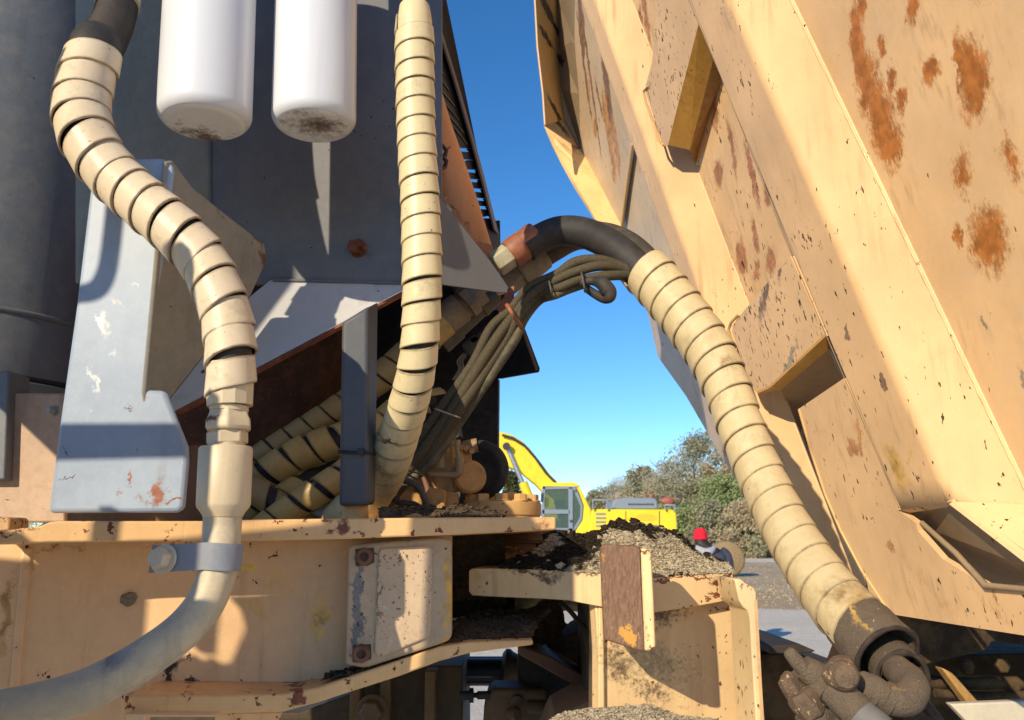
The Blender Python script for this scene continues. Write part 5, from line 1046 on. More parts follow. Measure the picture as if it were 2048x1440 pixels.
def clods(name, pts, n, s0, s1, mats, seedv=1, dz=0):
    rnd = random.Random(seedv); mb = MB()
    ico = bmesh.new(); bmesh.ops.create_icosphere(ico, subdivisions=1, radius=1); bv = [v.co.copy() for v in ico.verts]; bf = [tuple(v.index for v in f.verts) for f in ico.faces]; ico.free()
    for k in range(n):
        p = pts[rnd.randrange(len(pts))]; s = s0 + (s1 - s0) * rnd.random() ** 3; q = Matrix.Rotation(rnd.random() * 6, 3, 'X') @ Matrix.Rotation(rnd.random() * 6, 3, 'Z')
        mb.add([Vector(p) + Vector((rnd.uniform(-1, 1) * .003, rnd.uniform(-1, 1) * .003, dz + s * .3 + rnd.uniform(-.0012, .0012))) + (q @ Vector((v.x, v.y * .8, v.z * .7))) * s * rnd.uniform(.75, 1.2) for v in bv], bf)
    o = mb.build(name, mats); o['kind'] = 'stuff'; return o
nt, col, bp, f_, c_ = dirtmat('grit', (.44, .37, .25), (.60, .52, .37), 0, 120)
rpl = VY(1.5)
dk = ellipses(nt, [(1150, 1080, 80, 36, -35), (1110, 1110, 60, 26, -20, .8), (1240, 1056, 90, 9, 5, 1.1), (1050, 1115, 70, 20, 0), (1330, 1146, 70, 7, 10, .8), (1275, 1072, 20, 10, 0, .8), (1160, 1095, 50, 20, -50, .9), (1020, 1130, 60, 12, 0)], rpl, .4)  # dark soil, with the shadow on the left part put into the colour too
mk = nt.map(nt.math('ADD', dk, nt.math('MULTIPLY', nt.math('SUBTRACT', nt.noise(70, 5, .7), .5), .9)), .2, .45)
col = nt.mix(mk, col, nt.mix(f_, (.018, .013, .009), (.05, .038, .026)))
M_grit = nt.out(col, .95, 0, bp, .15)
nt, col, bp, f_, c_ = dirtmat('brown_soil', (.07, .05, .035), (.13, .095, .06), 0, 70); M_soil = nt.out(col, .95, 0, bp, .1)
nt, col, bp, f_, c_ = dirtmat('black_soil', (.022, .016, .011), (.045, .034, .024), 0, 70); M_bsoil = nt.out(col, .95, 0, bp, .1)
nt, col, bp, f_, c_ = dirtmat('tan_grit', (.38, .32, .22), (.50, .43, .31), 0, 90); M_tgrit = nt.out(col, .95, 0, bp, .15)

# ---------------------------------------------------------------- rear frame with hinge plate
rf = thing('rear_chassis', 'cream hinge plate and upright frame box with rust chipped edges right of the gap', 'truck frame', W(1360, 1440, 1.2))
def rY(x): return 1.34 - .12 * max(0, min(1, (x - 940) / 280)) if x < 1220 else (1.22 + .04 * (x - 1220) / 245)
rs = [(RUST, .35, 60, [(1440, 1165, 24, 14, 20), (1455, 1155, 10, 22, 0), (1428, 1188, 16, 12, 10, 1.2), (1380, 1152, 95, 5, -2), (1320, 1158, 24, 7, 0), (1397, 1201, 4, 4, 0), (1435, 1177, 5, 4, 0), (1448, 1198, 10, 6, -30, 1), (1412, 1196, 6, 8, 0), (1460, 1178, 4, 14, 0), (940, 1165, 4, 20, 0, .6)]),
      ((.12, .075, .045), .6, 70, [(1100, 1148, 110, 8, 2, .9), (1180, 1148, 60, 7, 2, .8), (1125, 1160, 30, 16, 0, .8), (1340, 1170, 10, 18, 0, .4)]), ((.60, .37, .10), .5, 30, [(985, 1165, 50, 26, 0, .5)])]
rp = Pl.three((1220, 1180, 1.22), (1465, 1165, 1.26), (1465, 1260, 1.26))
M_hp = paint('hinge_plate_paint', (.70, .49, .25), .5, chips=.6, chipscale=75, chipcol=RUST, dirt=.15, dirtcol=(.25, .15, .07), plane=rp, stains=rs)
mb = MB(); mb.slab([(a, b, c, rY(a)) for a, b, c in [(938, 1142, 1182), (944, 1137, 1191), (1000, 1137, 1194), (1100, 1140, 1198), (1142, 1143, 1201), (1143, 1143, 1202), (1200, 1147, 1213), (1308, 1155, 1225), (1380, 1149, 1215), (1440, 1147, 1204), (1466, 1147, 1196)]], (.06, .62, 0)); mb.build('hinge_plate', M_hp, rf, bevel=.003)
bp_ = Pl.three((1240, 1230, 1.25), (1500, 1215, 1.29), (1500, 1430, 1.285))
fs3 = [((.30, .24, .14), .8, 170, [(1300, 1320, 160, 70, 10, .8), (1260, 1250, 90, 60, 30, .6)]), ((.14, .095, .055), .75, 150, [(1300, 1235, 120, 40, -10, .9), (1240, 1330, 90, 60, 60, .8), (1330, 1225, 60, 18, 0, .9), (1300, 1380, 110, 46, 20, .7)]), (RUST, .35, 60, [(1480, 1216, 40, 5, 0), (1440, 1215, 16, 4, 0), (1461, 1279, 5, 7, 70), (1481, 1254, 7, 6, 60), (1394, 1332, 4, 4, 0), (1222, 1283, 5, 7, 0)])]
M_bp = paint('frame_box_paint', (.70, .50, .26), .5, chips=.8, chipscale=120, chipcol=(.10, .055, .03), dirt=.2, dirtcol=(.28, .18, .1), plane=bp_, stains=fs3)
mb = MB(); mb.pp(bp_, [(1190, 1190), (1480, 1180), (1492, 1216), (1500, 1300), (1508, 1600), (1197, 1600), (1196, 1300)], .03); mb.build('box_face', M_bp, rf, bevel=.002)
mb = MB(); mb.add([bp_.hit(1491, 1212), bp_.hit(1508, 1600), W(1530, 1600, 1.13), W(1508, 1200, 1.13)], [(0, 1, 2, 3)]); o = mb.build('inner_flange_face', paint('rust_streaked_paint', (.58, .36, .17), .55, chips=1.0, chipscale=60, chipcol=RUST, dirt=.6, dirtcol=(.28, .10, .05)), rf); orient(o, .004)
M_fe = paint('chipped_flange_paint', (.70, .52, .28), .5, chips=1.1, chipscale=60, chipcol=RUST, dirt=.15, plane=VY(1.13), stains=[(RUST, .35, 60, [(1505, 1176, 20, 4, 40), (1475, 1155, 16, 4, 30), (1510, 1196, 3, 20, 0), (1516, 1290, 3, 14, 0), (1522, 1350, 3, 16, 0), (1490, 1185, 5, 5, 0)])])
mb = MB(); mb.pp(VY(1.13), [(1469, 1158), (1480, 1158), (1508, 1176), (1513, 1184), (1516, 1260), (1521, 1330), (1530, 1440), (1540, 1600), (1520, 1600), (1512, 1440), (1505, 1330), (1500, 1240), (1496, 1222), (1486, 1214), (1478, 1200)], .10); mb.build('flange', M_fe, rf, bevel=.002)
mb = MB(); mb.pp(VY(1.235), [(1197, 1215), (1207, 1216), (1210, 1440), (1214, 1600), (1196, 1600)], .15); mb.build('box_edge', M_bp, rf, bevel=.002)
# worn stop block
sb = thing('stop_block', 'thick steel stop block worn to bare brown rust with a cream painted edge', 'stop block', W(1255, 1303, 1.1))
bl = Pl.three((1199, 1150, 1.15), (1285, 1150, 1.10), (1289, 1300, 1.10))
nt = NT('brushed_rust'); v_ = nt.comb(nt.math('MULTIPLY', nt.vm('DOT_PRODUCT', nt.tc, (1, 0, 0)), 5), nt.vm('DOT_PRODUCT', nt.tc, (0, 1, 0)), nt.vm('DOT_PRODUCT', nt.tc, (0, 0, 1))); nz = nt.noise(90, 5, .75, vec=v_); n2 = nt.noise(260, 3, .7)
col = nt.mix(nt.map(nz, .35, .68), (.135, .075, .048), (.25, .145, .09)); em = nt.map(nt.math('ADD', ellipses(nt, [(1258, 1270, 26, 16, 80, .9), (1215, 1105, 30, 10, 80, .4)], bl, .4), nt.math('MULTIPLY', nt.math('SUBTRACT', n2, .5), 1.0)), .25, .5)
col = nt.mix(em, col, (.55, .28, .06)); col = nt.mix(nt.map(nt.noise(330, 2), .68, .74), col, (.5, .36, .26))
M_br = nt.out(col, .7, 0, nt.bump(nz, .4, .002), .4)
mb = MB(); mb.pp(bl, [(1199, 1096), (1205, 1088), (1270, 1092), (1280, 1098), (1283, 1180), (1289, 1302), (1280, 1303), (1212, 1281), (1206, 1272), (1203, 1200)], .05, vec=Vector((0.01, .06, 0))); mb.build('worn_face', M_br, sb, bevel=.003, seg=3)
e_ = Pl.three((1283, 1150, 1.10), (1305, 1150, 1.093), (1305, 1300, 1.093))
mb = MB(); mb.pp(e_, [(1281, 1096), (1296, 1098), (1302, 1106), (1307, 1200), (1311, 1296), (1305, 1300), (1289, 1303), (1284, 1180)], .05, vec=Vector((0.01, .06, 0))); mb.build('painted_edge', paint('cream_edge_paint', (.72, .52, .27), .5, chips=.6, plane=e_, stains=[(RUST, .4, 90, [(1284, 1200, 110, 3, 89), (1290, 1098, 14, 5, 0), (1300, 1300, 14, 4, 0)])]), sb, bevel=.003, seg=3)

# grit heap on the hinge plate
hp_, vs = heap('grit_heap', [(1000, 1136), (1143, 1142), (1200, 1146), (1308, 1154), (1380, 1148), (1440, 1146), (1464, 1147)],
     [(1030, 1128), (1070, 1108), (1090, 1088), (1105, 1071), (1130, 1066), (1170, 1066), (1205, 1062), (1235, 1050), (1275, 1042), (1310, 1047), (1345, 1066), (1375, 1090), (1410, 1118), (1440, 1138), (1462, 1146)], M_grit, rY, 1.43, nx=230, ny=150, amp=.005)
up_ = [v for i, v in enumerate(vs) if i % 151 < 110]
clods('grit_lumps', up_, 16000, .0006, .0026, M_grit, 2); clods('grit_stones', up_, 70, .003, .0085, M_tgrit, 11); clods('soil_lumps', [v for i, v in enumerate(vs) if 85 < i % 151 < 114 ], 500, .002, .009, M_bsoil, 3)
o, vs = heap('loose_grit', [(1085, 1475), (1200, 1470), (1300, 1470), (1480, 1470)], [(1100, 1450), (1150, 1425), (1200, 1412), (1240, 1406), (1300, 1410), (1350, 1428), (1420, 1455)], M_tgrit, 1.05, 1.13, nx=160, ny=90, amp=.004, seedv=5, back=.03)
clods('grit_crumbs', vs, 4000, .0005, .0026, M_tgrit, 4)
o, vs = heap('deck_dirt', [(757, 1038), (850, 1037), (930, 1036), (1010, 1035)], [(757, 1020), (800, 1016), (840, 1024), (880, 1020), (910, 1015), (960, 1024), (1010, 1030)], M_soil, lambda x: deckY(x) + .02, 1.36, nx=110, ny=24, amp=.005, seedv=9, back=.2)
clods('deck_crumbs', vs, 420, .001, .005, M_soil, 6)
o, vs = heap('plate_dirt', [(640, 1362), (740, 1338), (830, 1310), (905, 1288), (960, 1283), (1060, 1281)], [(700, 1330), (760, 1314), (840, 1283), (905, 1248), (960, 1232), (1100, 1222)], M_soil, lambda x: 1.125 + .15 * ((x - 250) / 820), 1.42, nx=120, ny=24, amp=.004, seedv=12, back=.2, drop=.08)
clods('plate_crumbs', vs, 1600, .0008, .004, M_soil, 8)
# black caked dirt masses in the gap
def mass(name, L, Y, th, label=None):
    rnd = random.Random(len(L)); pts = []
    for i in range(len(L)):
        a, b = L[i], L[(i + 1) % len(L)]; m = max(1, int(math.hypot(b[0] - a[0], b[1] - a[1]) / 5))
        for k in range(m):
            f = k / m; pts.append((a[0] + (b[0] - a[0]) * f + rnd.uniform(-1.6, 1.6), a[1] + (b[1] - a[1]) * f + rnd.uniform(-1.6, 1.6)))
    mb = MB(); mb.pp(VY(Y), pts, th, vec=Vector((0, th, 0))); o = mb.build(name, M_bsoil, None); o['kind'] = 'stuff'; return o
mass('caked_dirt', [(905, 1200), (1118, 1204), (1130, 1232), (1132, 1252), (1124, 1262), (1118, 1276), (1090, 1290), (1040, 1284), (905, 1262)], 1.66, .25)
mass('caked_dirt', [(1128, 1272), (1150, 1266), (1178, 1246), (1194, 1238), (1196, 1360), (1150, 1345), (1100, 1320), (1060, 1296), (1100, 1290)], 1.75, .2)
gp = thing('lower_frame', 'dark shaded plates and brackets seen through the gap below the hinge', 'truck frame', W(1100, 1440, 1.8))
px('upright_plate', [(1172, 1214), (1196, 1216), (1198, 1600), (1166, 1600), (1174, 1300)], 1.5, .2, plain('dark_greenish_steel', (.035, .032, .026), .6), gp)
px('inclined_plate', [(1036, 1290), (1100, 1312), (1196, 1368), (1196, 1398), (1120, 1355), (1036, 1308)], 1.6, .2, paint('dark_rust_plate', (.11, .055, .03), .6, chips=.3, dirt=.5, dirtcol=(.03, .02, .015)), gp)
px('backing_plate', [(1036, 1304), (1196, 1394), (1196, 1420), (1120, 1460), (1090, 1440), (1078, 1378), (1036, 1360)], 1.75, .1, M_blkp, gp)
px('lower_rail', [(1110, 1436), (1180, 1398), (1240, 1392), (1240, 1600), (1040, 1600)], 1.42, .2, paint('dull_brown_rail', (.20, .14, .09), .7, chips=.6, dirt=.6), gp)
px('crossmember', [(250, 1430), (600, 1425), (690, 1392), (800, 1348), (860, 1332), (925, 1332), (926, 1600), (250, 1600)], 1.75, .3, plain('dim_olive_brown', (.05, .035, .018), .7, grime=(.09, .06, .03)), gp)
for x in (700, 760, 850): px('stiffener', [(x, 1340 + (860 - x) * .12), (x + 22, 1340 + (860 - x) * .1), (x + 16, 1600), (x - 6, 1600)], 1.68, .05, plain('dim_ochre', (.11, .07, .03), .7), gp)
bolt(W(745, 1422, 1.66), (0, -1, 0), .022, .02, plain('dim_cap', (.09, .06, .03), .6), gp)
cyl = thing('steering_cylinder', 'dark hydraulic cylinder lying across the gap below the hinge, with a thick flange', 'hydraulic cylinder', W(960, 1368, 1.95))
plathe('barrel', (790, 1344, 1.95), (1075, 1344, 1.95), [(0, 26), (1, 26)], plain('black_blue_steel', (.02, .022, .028), .45, spec=.25), parent=cyl)
plathe('rod', (900, 1322, 2.02), (1010, 1322, 2.02), [(0, 9), (1, 9)], plain('blue_rod', (.05, .13, .40), .3), parent=cyl)
plathe('flange', (1002, 1338, 1.93), (1036, 1342, 1.93), [(0, 30), (.2, 40), (.45, 40), (.6, 36), (1, 30)], plain('dim_brown_flange', (.07, .045, .022), .6), parent=cyl)
for y in (1352, 1366): plathe('tube_line', (800, y, 1.9), (985, y, 1.9), [(0, 3.2), (1, 3.2)], plain('dull_tube', (.05, .055, .07), .35), parent=cyl)
vb = thing('valve_block', 'small dark brown valve block with two round stubs low in the gap', 'valve', W(1030, 1440, 1.7))
M_vb = paint('dim_brown_casting', (.10, .065, .03), .6, chips=.4, dirt=.6, dirtcol=(.03, .02, .015), bumpy=.5)
px('block', [(975, 1386), (985, 1376), (1064, 1376), (1090, 1400), (1090, 1432), (1060, 1462), (965, 1462), (968, 1412)], 1.7, .1, M_vb, vb, bevel=.006)
plathe('stub', (1050, 1388, 1.69), (1092, 1390, 1.69), [(0, 11), (.9, 11), (1, 9)], M_vb, parent=vb); plathe('stub', (1055, 1413, 1.69), (1100, 1415, 1.69), [(0, 13), (.9, 13), (1, 10)], M_vb, parent=vb)
plathe('fitting', (920, 1391, 1.7), (980, 1390, 1.7), [(0, 9), (.3, 9), (.31, 14), (.45, 14), (.46, 5), (.55, 5), (.6, 8), (1, 8)], M_blk, parent=vb)
mb = MB(); mb.lathe(W(1034, 1402, 1.69), (0, -1, 0), [(0, .012), (.01, .011), (.012, .004)], 20); mb.build('plug', M_vb, vb, smooth=40)
plathe('knob', (1020, 1425, 1.68), (1036, 1430, 1.64), [(0, 10), (.7, 14), (1, 10)], M_vb, parent=vb)
P, r = pxpath([(1120, 1204, 1.6, 5), (1140, 1222, 1.58, 5), (1158, 1244, 1.55, 5), (1170, 1262, 1.5, 5), (1176, 1300, 1.49, 5), (1178, 1380, 1.49, 5), (1176, 1460, 1.49, 5)]); mb = MB(); mb.tube(P, r, 12); o = mb.build('thin_hose', M_hose, smooth=60); tag(o, 'thin black hose curving down through the bright gap under the hinge plate', 'hose')

# ================================================================ EXCAVATOR
YE = 23.0
M_ey = paint('excavator_yellow', (.80, .60, .025), .4, dirt=.06, var=.04, plane=VY(YE), stains=[((.75, .47, .03), .1, 5, [(1294, 1035, 26, 9, 0, 1.5)])])
M_eg = plain('excavator_grey', (.20, .24, .30), .45, var=.1); M_ed = plain('excavator_dark', (.03, .03, .035), .5)
nt = NT('cab_glass'); M_gl = nt.out((.22, .33, .30), .06, 0, None, .9)
nt.b.inputs['Transmission Weight'].default_value = .75; nt.b.inputs['IOR'].default_value = 1.1
ex = thing('excavator', 'bright yellow tracked excavator with grey framed cab and raised curved arm beyond the gap', 'excavator', (W(1220, 1080, YE).x, YE + 1.4, 0))
def ep(name, L, th=1.0, Y=YE, mat=M_ey, bevel=.04): return px(name, L, Y, th, mat, ex, bevel=bevel)
ep('body', [(1183, 1022), (1186, 1018), (1346, 1019), (1353, 1026), (1356, 1066), (1356, 1118), (1180, 1118), (1176, 1070)], 2.6)
for x in (1251,): ep('door_seam', [(x, 1022), (x + 1.2, 1022), (x + 1.2, 1116), (x, 1116)], .01, YE - .012, M_ed, 0)
for k in range(4):
    ep('vent', [(1192, 1026 + k * 8), (1211, 1026 + k * 8), (1211, 1029 + k * 8), (1192, 1029 + k * 8)], .02, YE - .025, M_eg, 0)
ep('hood', [(1222, 1019), (1226, 1003), (1234, 998), (1250, 995), (1310, 996), (1316, 1004), (1316, 1019)], 1.8, YE + .3, M_eg)
for k in range(10): ep('hood_slot', [(1257 + k * 5.2, 1007), (1260.5 + k * 5.2, 1007), (1260.5 + k * 5.2, 1010), (1257 + k * 5.2, 1010)], .02, YE + .285, M_ed, 0)
# cab
ep('cab_shell', [(1084, 1062), (1088, 973), (1094, 966), (1148, 966), (1158, 972), (1166, 990), (1181, 1020), (1183, 1070), (1086, 1075)], .05, YE + 1.25, M_ey, .02)
ep('cab_roof', [(1088, 972), (1096, 965), (1148, 964), (1158, 970), (1159, 974), (1088, 976)], 1.3, YE, M_ey, .03)
# cab side frame with openings: built from bars
bars = [[(1081, 1064), (1085, 972), (1091, 972), (1088, 1064)], [(1137, 974), (1146, 974), (1146, 1062), (1137, 1062)], [(1085, 972), (1150, 972), (1158, 985), (1152, 985), (1146, 978), (1085, 979)],
        [(1084, 1019), (1140, 1019), (1140, 1028), (1084, 1028)], [(1084, 1056), (1150, 1056), (1150, 1066), (1083, 1066)], [(1150, 975), (1156, 984), (1166, 1012), (1164, 1040), (1150, 1062), (1146, 1058), (1160, 1036), (1161, 1012), (1150, 985)]]
for b_ in bars: ep('cab_frame', b_, .08, YE, M_eg, .01)
ep('front_window', [(1089, 978), (1138, 978), (1138, 1020), (1088, 1020)], .01, YE + .03, M_gl, 0); ep('lower_window', [(1089, 1027), (1138, 1027), (1138, 1057), (1088, 1057)], .01, YE + .03, M_gl, 0)
ep('side_window', [(1145, 976), (1150, 980), (1162, 1012), (1161, 1038), (1148, 1060), (1145, 1060)], .01, YE + .03, M_gl, 0)
ep('cab_pillar', [(1150, 968), (1158, 970), (1167, 988), (1182, 1018), (1184, 1070), (1148, 1070), (1152, 1060), (1165, 1040), (1168, 1012), (1158, 984)], .3, YE + .02, M_ey, .03)
ep('seat', [(1108, 1000), (1130, 1000), (1136, 1056), (1104, 1056), (1104, 1040), (1118, 1036)], .4, YE + .6, plain('green_seat', (.05, .13, .07), .8), .03)
ep('mirror', [(1082, 986), (1088, 986), (1087, 1004), (1081, 1004)], .05, YE - .2, M_ed, .01)
# boom
B1 = [(940, 872), (975, 864), (1000, 863), (1020, 868), (1042, 880), (1060, 897), (1078, 920), (1098, 946), (1118, 967), (1126, 1010), (1098, 1012), (1086, 985), (1070, 968), (1050, 952), (1040, 942), (1010, 932), (1000, 929), (940, 915)]
ep('boom', B1, .55, YE + 1.3)
mb = MB(); mb.tube([W(a, b, YE + 1.25) for a, b in ((1014, 893), (1052, 982))], .07, 14); mb.build('cylinder_rod', plain('chrome_rod', (.45, .47, .5), .3, .8), ex, smooth=60)
mb = MB(); mb.tube([W(a, b, YE + 1.22) for a, b in ((1046, 965), (1060, 1000), (1070, 1012))], .13, 16); mb.build('cylinder_barrel', M_ey, ex, smooth=60)
mb = MB(); mb.lathe(W(1013, 893, YE + 1.15), (0, -1, 0), [(0, .11), (.08, .11)], 16); mb.build('boom_pin', M_ed, ex, smooth=40)
ep('stick', [(700, 930), (940, 872), (960, 900), (720, 985)], .4, YE + 1.4)
mb = MB(); [mb.tube([W(a, b, YE + 1.2) for a, b in L], .035, 8) for L in (((1004, 870), (1026, 876), (1048, 890), (1070, 915)), ((1070, 915), (1092, 946), (1112, 966)))]; mb.build('hydraulic_line', M_ed, ex, smooth=60)
mb = MB(); [mb.tube([W(a, b, YE - .1) for a, b in L], .03, 8) for L in (((1186, 1018), (1186, 1000), (1214, 1000), (1214, 1018)), ((1330, 1019), (1330, 1010), (1350, 1010), (1350, 1022)))]; mb.build('hand_rail', M_eg, ex, smooth=60)
ep('door_handle', [(1140, 1040), (1144, 1040), (1144, 1044), (1140, 1044)], .03, YE - .03, M_ed, 0)
ep('counterweight_seam', [(1318, 1022), (1319.5, 1022), (1319.5, 1116), (1318, 1116)], .01, YE - .012, M_ed, 0)
for k in range(3): ep('control_lever', [(1112 + k * 9, 1040), (1114 + k * 9, 1040), (1113 + k * 9, 1054), (1111 + k * 9, 1054)], .02, YE + .3, M_ed, 0)
# exhaust
M_exr = plain('faded_red_muffler', (.32, .10, .07), .6)
mb = MB(); P = [W(1322, 1002, YE + 1), W(1330, 1002, YE + 1), W(1345, 1003, YE + 1), W(1347, 1006, YE + 1)]; mb.tube(P, [.06, .12, .12, .05], 14); mb.build('muffler', M_exr, ex, smooth=60)
P, r = spline([(W(a, b, YE + 1), .05) for a, b in ((1344, 1006), (1354, 1007), (1361, 1000), (1360, 993), (1353, 991))], 6); mb = MB(); mb.tube(P, r, 10); mb.build('tail_pipe', plain('dark_pipe', (.08, .05, .05), .5), ex, smooth=60)
mb = MB(); mb.tube([W(1302, 996, YE + 1), W(1304, 988, YE + 1)], .05, 10); mb.build('filler_cap', M_exr, ex, smooth=60)
# undercarriage
x0, x1 = W(1080, 1080, YE).x - .4, W(1340, 1080, YE).x + .3
for yy in (YE + .1, YE + 2.2):
    mb = MB(); hw = .45; pts = []
    for k in range(24):
        a = 2 * math.pi * k / 24; c = x0 + .45 if math.cos(a) < 0 else x1 - .45; pts.append(Vector((c + math.cos(a) * .45, yy, .46 + math.sin(a) * .45)))
    mb.prism(pts, Vector((0, .5, 0))); t_ = mb.build('track', M_ed, ex)
    mb = MB()
    for k in range(26):
        u = k / 26; mb.box((x0 + .2 + (x1 - x0 - .4) * u, yy + .25, .93), (.10, .54, .05)); mb.box((x0 + .2 + (x1 - x0 - .4) * u, yy + .25, .01), (.10, .54, .05))
    sh_ = mb.build('track_shoes', M_ed, None); sh_.parent = t_
mb = MB(); mb.lathe(((x0 + x1) / 2, YE + 1.4, .6), (0, 0, 1), [(0, .8), (.45, .8)], 24); mb.build('slew_ring', M_ed, ex, smooth=40)

# ================================================================ HAY BALE
YB = 37; c = W(1446, 1098, YB); r_ = 34 * YB / F
nt = NT('hay'); rel = nt.vm('SUBTRACT', nt.tc, (c.x, YB, r_)); ln = nt.vm('LENGTH', nt.vm('MULTIPLY', rel, (1, .0, 1))); wv = nt.math('SINE', nt.math('ADD', nt.math('MULTIPLY', ln, 95), nt.math('MULTIPLY', nt.noise(4, 4), 9)))
hcol = nt.mix(nt.map(wv, -1, 1), (.34, .23, .115), (.46, .33, .18)); hcol = nt.mix(nt.map(nt.noise(22, 6, .8), .35, .7), hcol, (.24, .165, .09))
M_hay = nt.out(hcol, .95, 0, nt.bump(nt.noise(35, 5, .8), 1, .05), .1)
mb = MB(); mb.lathe((c.x, YB - .65, r_ - .02), (.12, 1, 0), [(0, r_ * .88), (.05, r_ * .96), (.12, r_), (1.2, r_), (1.3, r_ * .95)], 64); o = mb.build('hay_bale', M_hay, smooth=50)
tag(o, 'round straw coloured hay bale on the brown grass behind the person', 'hay bale')

# ================================================================ PERSON, seen from behind, walking away
YP = 12.3; gx = W(1419, 1100, YP).x
pe = thing('person', 'person in red knit hat and grey blue jacket, seen from behind past the grit heap', 'person', (gx, YP, 0))
scl = (W(1400, 1056, YP).z) / 1.80
def skinfig(name, J, E_, mat, sub=2, parent=pe):
    me = bpy.data.meshes.new(name); me.from_pydata([Vector((gx, YP, 0)) + Vector(j[:3]) * scl for j in J], E_, []); me.update()
    o = bpy.data.objects.new(name, me); COL.objects.link(o); me.skin_vertices.new() if hasattr(me.skin_vertices, 'new') else None
    m = o.modifiers.new('skin', 'SKIN'); m.use_smooth_shade = True
    for i, j in enumerate(J):
        rr = j[3]; rr = rr if isinstance(rr, tuple) else (rr, rr); me.skin_vertices[0].data[i].radius = (rr[0] * scl, rr[1] * scl)
    me.skin_vertices[0].data[0].use_root = True
    s = o.modifiers.new('sub', 'SUBSURF'); s.levels = sub; s.render_levels = sub; me.materials.append(mat); adopt(o, parent)
    return o
def addskin(me):
    bm = bmesh.new(); bm.from_mesh(me); bm.verts.layers.skin.verify(); bm.to_mesh(me); bm.free()
def figure(name, J, E_, mat, sub=2):
    me = bpy.data.meshes.new(name); me.from_pydata([Vector((gx, YP, 0)) + Vector(j[:3]) * scl for j in J], E_, [])
    bm = bmesh.new(); bm.from_mesh(me); bm.verts.ensure_lookup_table(); sk = bm.verts.layers.skin.verify()
    for i, j in enumerate(J):
        rr = j[3]; rr = rr if isinstance(rr, tuple) else (rr, rr); bm.verts[i][sk].radius = (rr[0] * scl, rr[1] * scl); bm.verts[i][sk].use_root = (i == 0)
    bm.to_mesh(me); bm.free(); o = bpy.data.objects.new(name, me); COL.objects.link(o); m = o.modifiers.new('skin', 'SKIN'); m.use_smooth_shade = True
    s = o.modifiers.new('sub', 'SUBSURF'); s.levels = sub; s.render_levels = sub; me.materials.append(mat); adopt(o, pe); return o
M_skin = plain('skin', (.50, .28, .19), .6, var=.05)
J = [(0, 0, .95, (.14, .10)), (0, .0, 1.15, (.125, .09)), (0, -.01, 1.34, (.15, .10)), (0, -.01, 1.45, (.09, .08)), (-.08, 0, 1.53, .052), (-.125, .015, 1.60, (.072, .082)), (-.13, .02, 1.68, (.074, .09)), (-.13, .02, 1.74, (.05, .06)),
     (-.17, 0, 1.42, .055), (-.25, .01, 1.16, .042), (-.235, .08, .93, .032), (-.23, .10, .86, (.02, .035)),
     (.17, 0, 1.42, .055), (.255, .0, 1.16, .042), (.25, .05, .92, .032), (.245, .07, .85, (.02, .035)),
     (-.09, 0, .86, .085), (-.10, .07, .48, .058), (-.10, .12, .10, .042), (-.105, .24, .05, (.04, .03)),
     (.09, 0, .86, .085), (.10, -.03, .48, .058), (.10, -.16, .12, .042), (.105, -.06, .05, (.04, .03))]
E_ = [(0, 1), (1, 2), (2, 3), (3, 4), (4, 5), (5, 6), (6, 7), (3, 8), (8, 9), (9, 10), (10, 11), (3, 12), (12, 13), (13, 14), (14, 15), (0, 16), (16, 17), (17, 18), (18, 19), (0, 20), (20, 21), (21, 22), (22, 23)]
figure('body', J, E_, M_skin)
for s in (-1, 1):
    for q in range(5):   # fingers, relaxed and slightly curled
        a = Vector((s * .238 + (q - 2) * .012 * s * .4, .075 + (q - 2) * .018, .835 if q else .87)); l = (.05, .075, .082, .076, .06)[q]
        figure('finger', [(a.x, a.y, a.z, .011), (a.x, a.y + (.02 if q == 0 else .004) , a.z - l * .5, .010), (a.x - s * .008, a.y + .012, a.z - l, .008)], [(0, 1), (1, 2)], M_skin, 1)
HD = -.13   # the head leans to the left of the body
def loft(name, rings, mat, n=24, sub=True):
    """rings: (x, y, z, rx, ry) from bottom to top"""
    mb = MB(); vs = []
    for x, y, z, rx, ry in rings:
        for k in range(n):
            a = 2 * math.pi * k / n; wv = 1 + .035 * noise.noise(Vector((math.cos(a) * 2, math.sin(a) * 2, z * 7))); vs.append(Vector((gx, YP, 0)) + Vector((x + (HD if z > 1.5 else HD * .5 if z > 1.42 else 0) + math.cos(a) * rx * wv, y + math.sin(a) * ry * wv, z)) * scl)
    fs = [(i * n + k, i * n + (k + 1) % n, (i + 1) * n + (k + 1) % n, (i + 1) * n + k) for i in range(len(rings) - 1) for k in range(n)]
    fs += [tuple(reversed(range(n))), tuple(range((len(rings) - 1) * n, len(rings) * n))]
    mb.add(vs, fs); return mb.build(name, mat, pe, smooth=60)
M_jk = plain('grey_blue_jacket', (.045, .05, .075), .85, var=.25, scale=14, bumpy=.6)
loft('jacket', [(0, 0, .80, .225, .15), (0, 0, .95, .235, .155), (0, 0, 1.10, .225, .15), (0, -.005, 1.28, .245, .15), (0, -.01, 1.40, .265, .15), (0, -.01, 1.475, .24, .13), (0, -.005, 1.53, .16, .11), (0, 0, 1.57, .09, .09)], M_jk)
for s in (-1, 1):
    K = [(Vector((gx, YP, 0)) + Vector(p) * scl, r_ * scl) for p, r_ in (((s * .17, -.005, 1.44), .085), ((s * .245, 0, 1.38), .088), ((s * .29, .01, 1.17), .072), ((s * .26, .06, .96), .06), ((s * .248, .09, .88), .05))]
    P, r = spline(K, 5); mb = MB(); mb.tube(P, r, 16); mb.build('jacket_sleeve', M_jk, pe, smooth=60)
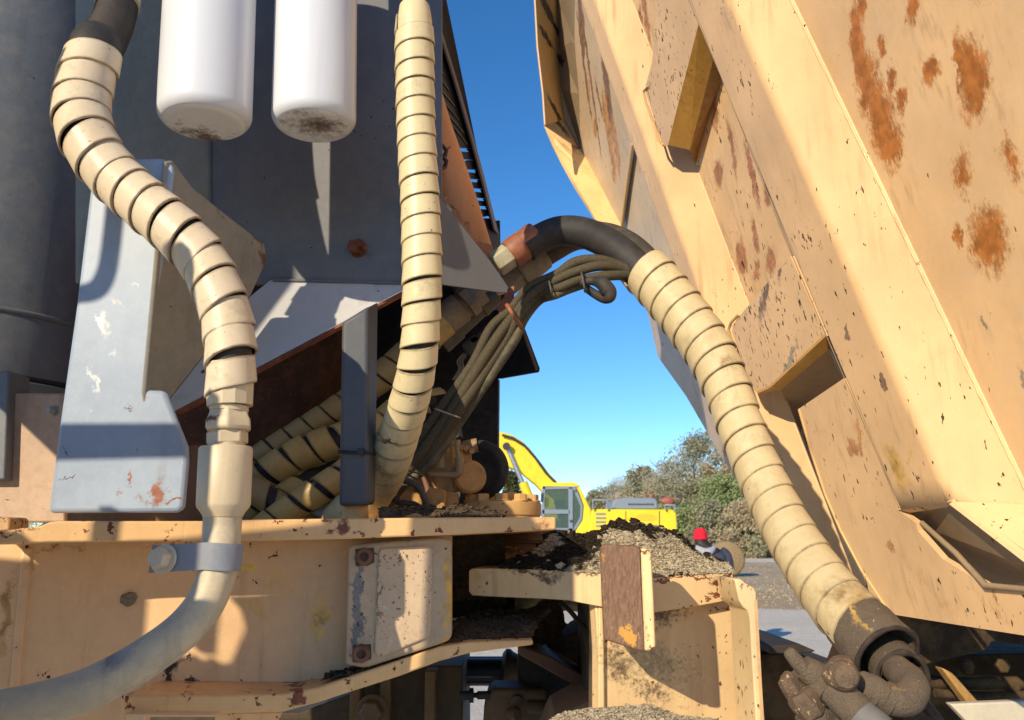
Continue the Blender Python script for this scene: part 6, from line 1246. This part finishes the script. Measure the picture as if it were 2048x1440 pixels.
J = [(0, 0, .92, (.15, .11)), (-.09, 0, .84, .098), (-.10, .07, .48, .072), (-.10, .12, .12, .055), (.09, 0, .84, .098), (.10, -.03, .48, .072), (.10, -.15, .14, .055)]
figure('trousers', J, [(0, 1), (1, 2), (2, 3), (0, 4), (4, 5), (5, 6)], plain('dark_jeans', (.035, .045, .075), .9, bumpy=.5))
for s, y in ((-1, .16), (1, -.12)):
    figure('shoe', [(s * .10, y - .06, .055, (.05, .05)), (s * .10, y + .03, .05, (.052, .045)), (s * .10, y + .12, .035, (.042, .03))], [(0, 1), (1, 2)], plain('brown_shoe', (.06, .04, .03), .7), 1)
K = [(Vector((gx, YP, 0)) + Vector(p) * scl, r_ * scl) for p, r_ in (((-.21, -.02, 1.53), .025), ((-.20, -.11, 1.50), .04), ((-.14, -.16, 1.46), .055), ((-.08, -.165, 1.44), .065), ((-.02, -.16, 1.46), .055), ((.04, -.11, 1.50), .04), ((.05, -.02, 1.53), .025))]
P, r = spline(K, 6); mb = MB(); mb.tube(P, r, 14); mb.build('hood', plain('pale_grey_hood', (.33, .33, .36), .9, bumpy=.4), pe, smooth=60)
loft('hair', [(.12, -.12, 1.44, .05, .04), (.08, -.11, 1.49, .11, .06), (.03, -.07, 1.55, .12, .085), (.005, -.015, 1.60, .105, .105), (0, 0, 1.66, .092, .10), (0, 0, 1.70, .08, .09)], plain('dark_brown_hair', (.025, .015, .012), .6, bumpy=.8))
loft('knit_hat', [(0, .0, 1.635, .104, .115), (0, .0, 1.66, .108, .118), (0, .0, 1.70, .107, .117), (0, .0, 1.75, .095, .105), (0, 0, 1.785, .07, .08), (0, 0, 1.80, .035, .04)], plain('red_knit', (.62, .01, .03), .9, bumpy=.5))
loft('hat_cuff', [(0, .0, 1.625, .110, .122), (0, .0, 1.63, .116, .127), (0, 0, 1.665, .116, .127), (0, 0, 1.67, .110, .12)], plain('red_knit_cuff', (.58, .01, .028), .9, bumpy=.5))
# ================================================================ UNSEEN SUN BLOCKERS AND HAND RAIL LEFT OF THE CAMERA, shaped for the shade they cast
M_side = paint('sun_blocker_paint', (.62, .42, .2), .5, dirt=.2)
sw = thing('sun_blocker_panel', 'cream panel added out of view on the left to block the sun', 'sun blocker', (-1.0, .9, .2))  # made-up panel, keeps sun off the tank and back sheets
mb = MB()
mb.prism([Vector((-1.0, .47, 1.915)), Vector((-1.0, 1.34, 1.915)), Vector((-1.0, 1.34, 3.3)), Vector((-1.0, .47, 3.3))], Vector((-.05, 0, 0))); mb.build('panel', M_side, sw, bevel=.01)
# hand rail with a bent lower end and a cross bar, unseen, shaped to its hooked shadow
hrl = thing('hand_rail', 'grey tubular hand rail with a hooked lower end beside the added sun blocker', 'hand rail', (-.95, .47, 1.9))

def fr2(name, L, mat, parent, th=.02, Y=.47):
    mb = MB(); mb.prism([Vector((x, Y, z)) for x, z in L], Vector((0, -th, 0))); return mb.build(name, mat, parent, bevel=.001)
M_rail = plain('rail_grey', (.12, .13, .15), .5)
P, r = spline([(Vector(p), .0118) for p in ((-.955, .47, 2.44), (-.955, .47, 2.35), (-.955, .47, 2.24), (-.960, .47, 2.195), (-.978, .47, 2.176), (-1.03, .47, 2.174), (-1.06, .47, 2.174))], 8)
mb = MB(); mb.tube(P, r, 16); mb.build('rail_tube', M_rail, hrl, smooth=60)
fr2('cross_bar', [(-1.06, 1.960), (-.80, 1.966), (-.80, 2.0), (-1.06, 1.999)], M_rail, hrl)
stp = thing('notched_sun_blocker', 'cream plate with a scalloped notch, added out of view at the lower left to block the sun', 'guard plate', (-.9, .47, .5))
top = [(-1.4, 1.87), (-1.027, 1.87), (-1.026, 1.812), (-1.0255, 1.80), (-1.022, 1.789), (-1.016, 1.788), (-1.015, 1.845), (-1.000, 1.846), (-.999, 1.776), (-.992, 1.769), (-.984, 1.773), (-.978, 1.767), (-.968, 1.772), (-.960, 1.766), (-.950, 1.772), (-.942, 1.764),
       (-.932, 1.770), (-.922, 1.762), (-.912, 1.768), (-.902, 1.760), (-.891, 1.763), (-.877, 1.809), (-.884, 1.834), (-.900, 1.851), (-.868, 1.857), (-.823, 1.870), (-.738, 1.893), (-.70, 1.904), (-.692, 1.93), (-.66, 1.94), (-.66, 1.735), (-.655, 1.70), (-.612, 1.70), (-.604, 1.78), (-.600, 1.96), (-.47, 1.96), (-.43, 1.90), (-.42, .6), (-1.4, .6)]
fr2('blocker_plate', top, M_side, stp)  # added plate, notches cut to let lit patches through to web and pipe
pst = thing('sun_blocker_post', 'cream box post added out of view to block the sun', 'post', (-.76, .47, 1.9))
fr2('post', [(-.815, 1.9), (-.712, 1.93), (-.712, 2.10), (-.722, 2.13), (-.815, 2.13)], M_side, pst)  # added post, only there to shade the deck and pump
fr2('shade_bar', [(-.936, 1.78), (-.919, 1.78), (-.919, 1.893), (-.936, 1.893)], M_rail, hrl)  # added bar, throws shade on a short stretch of deck edge
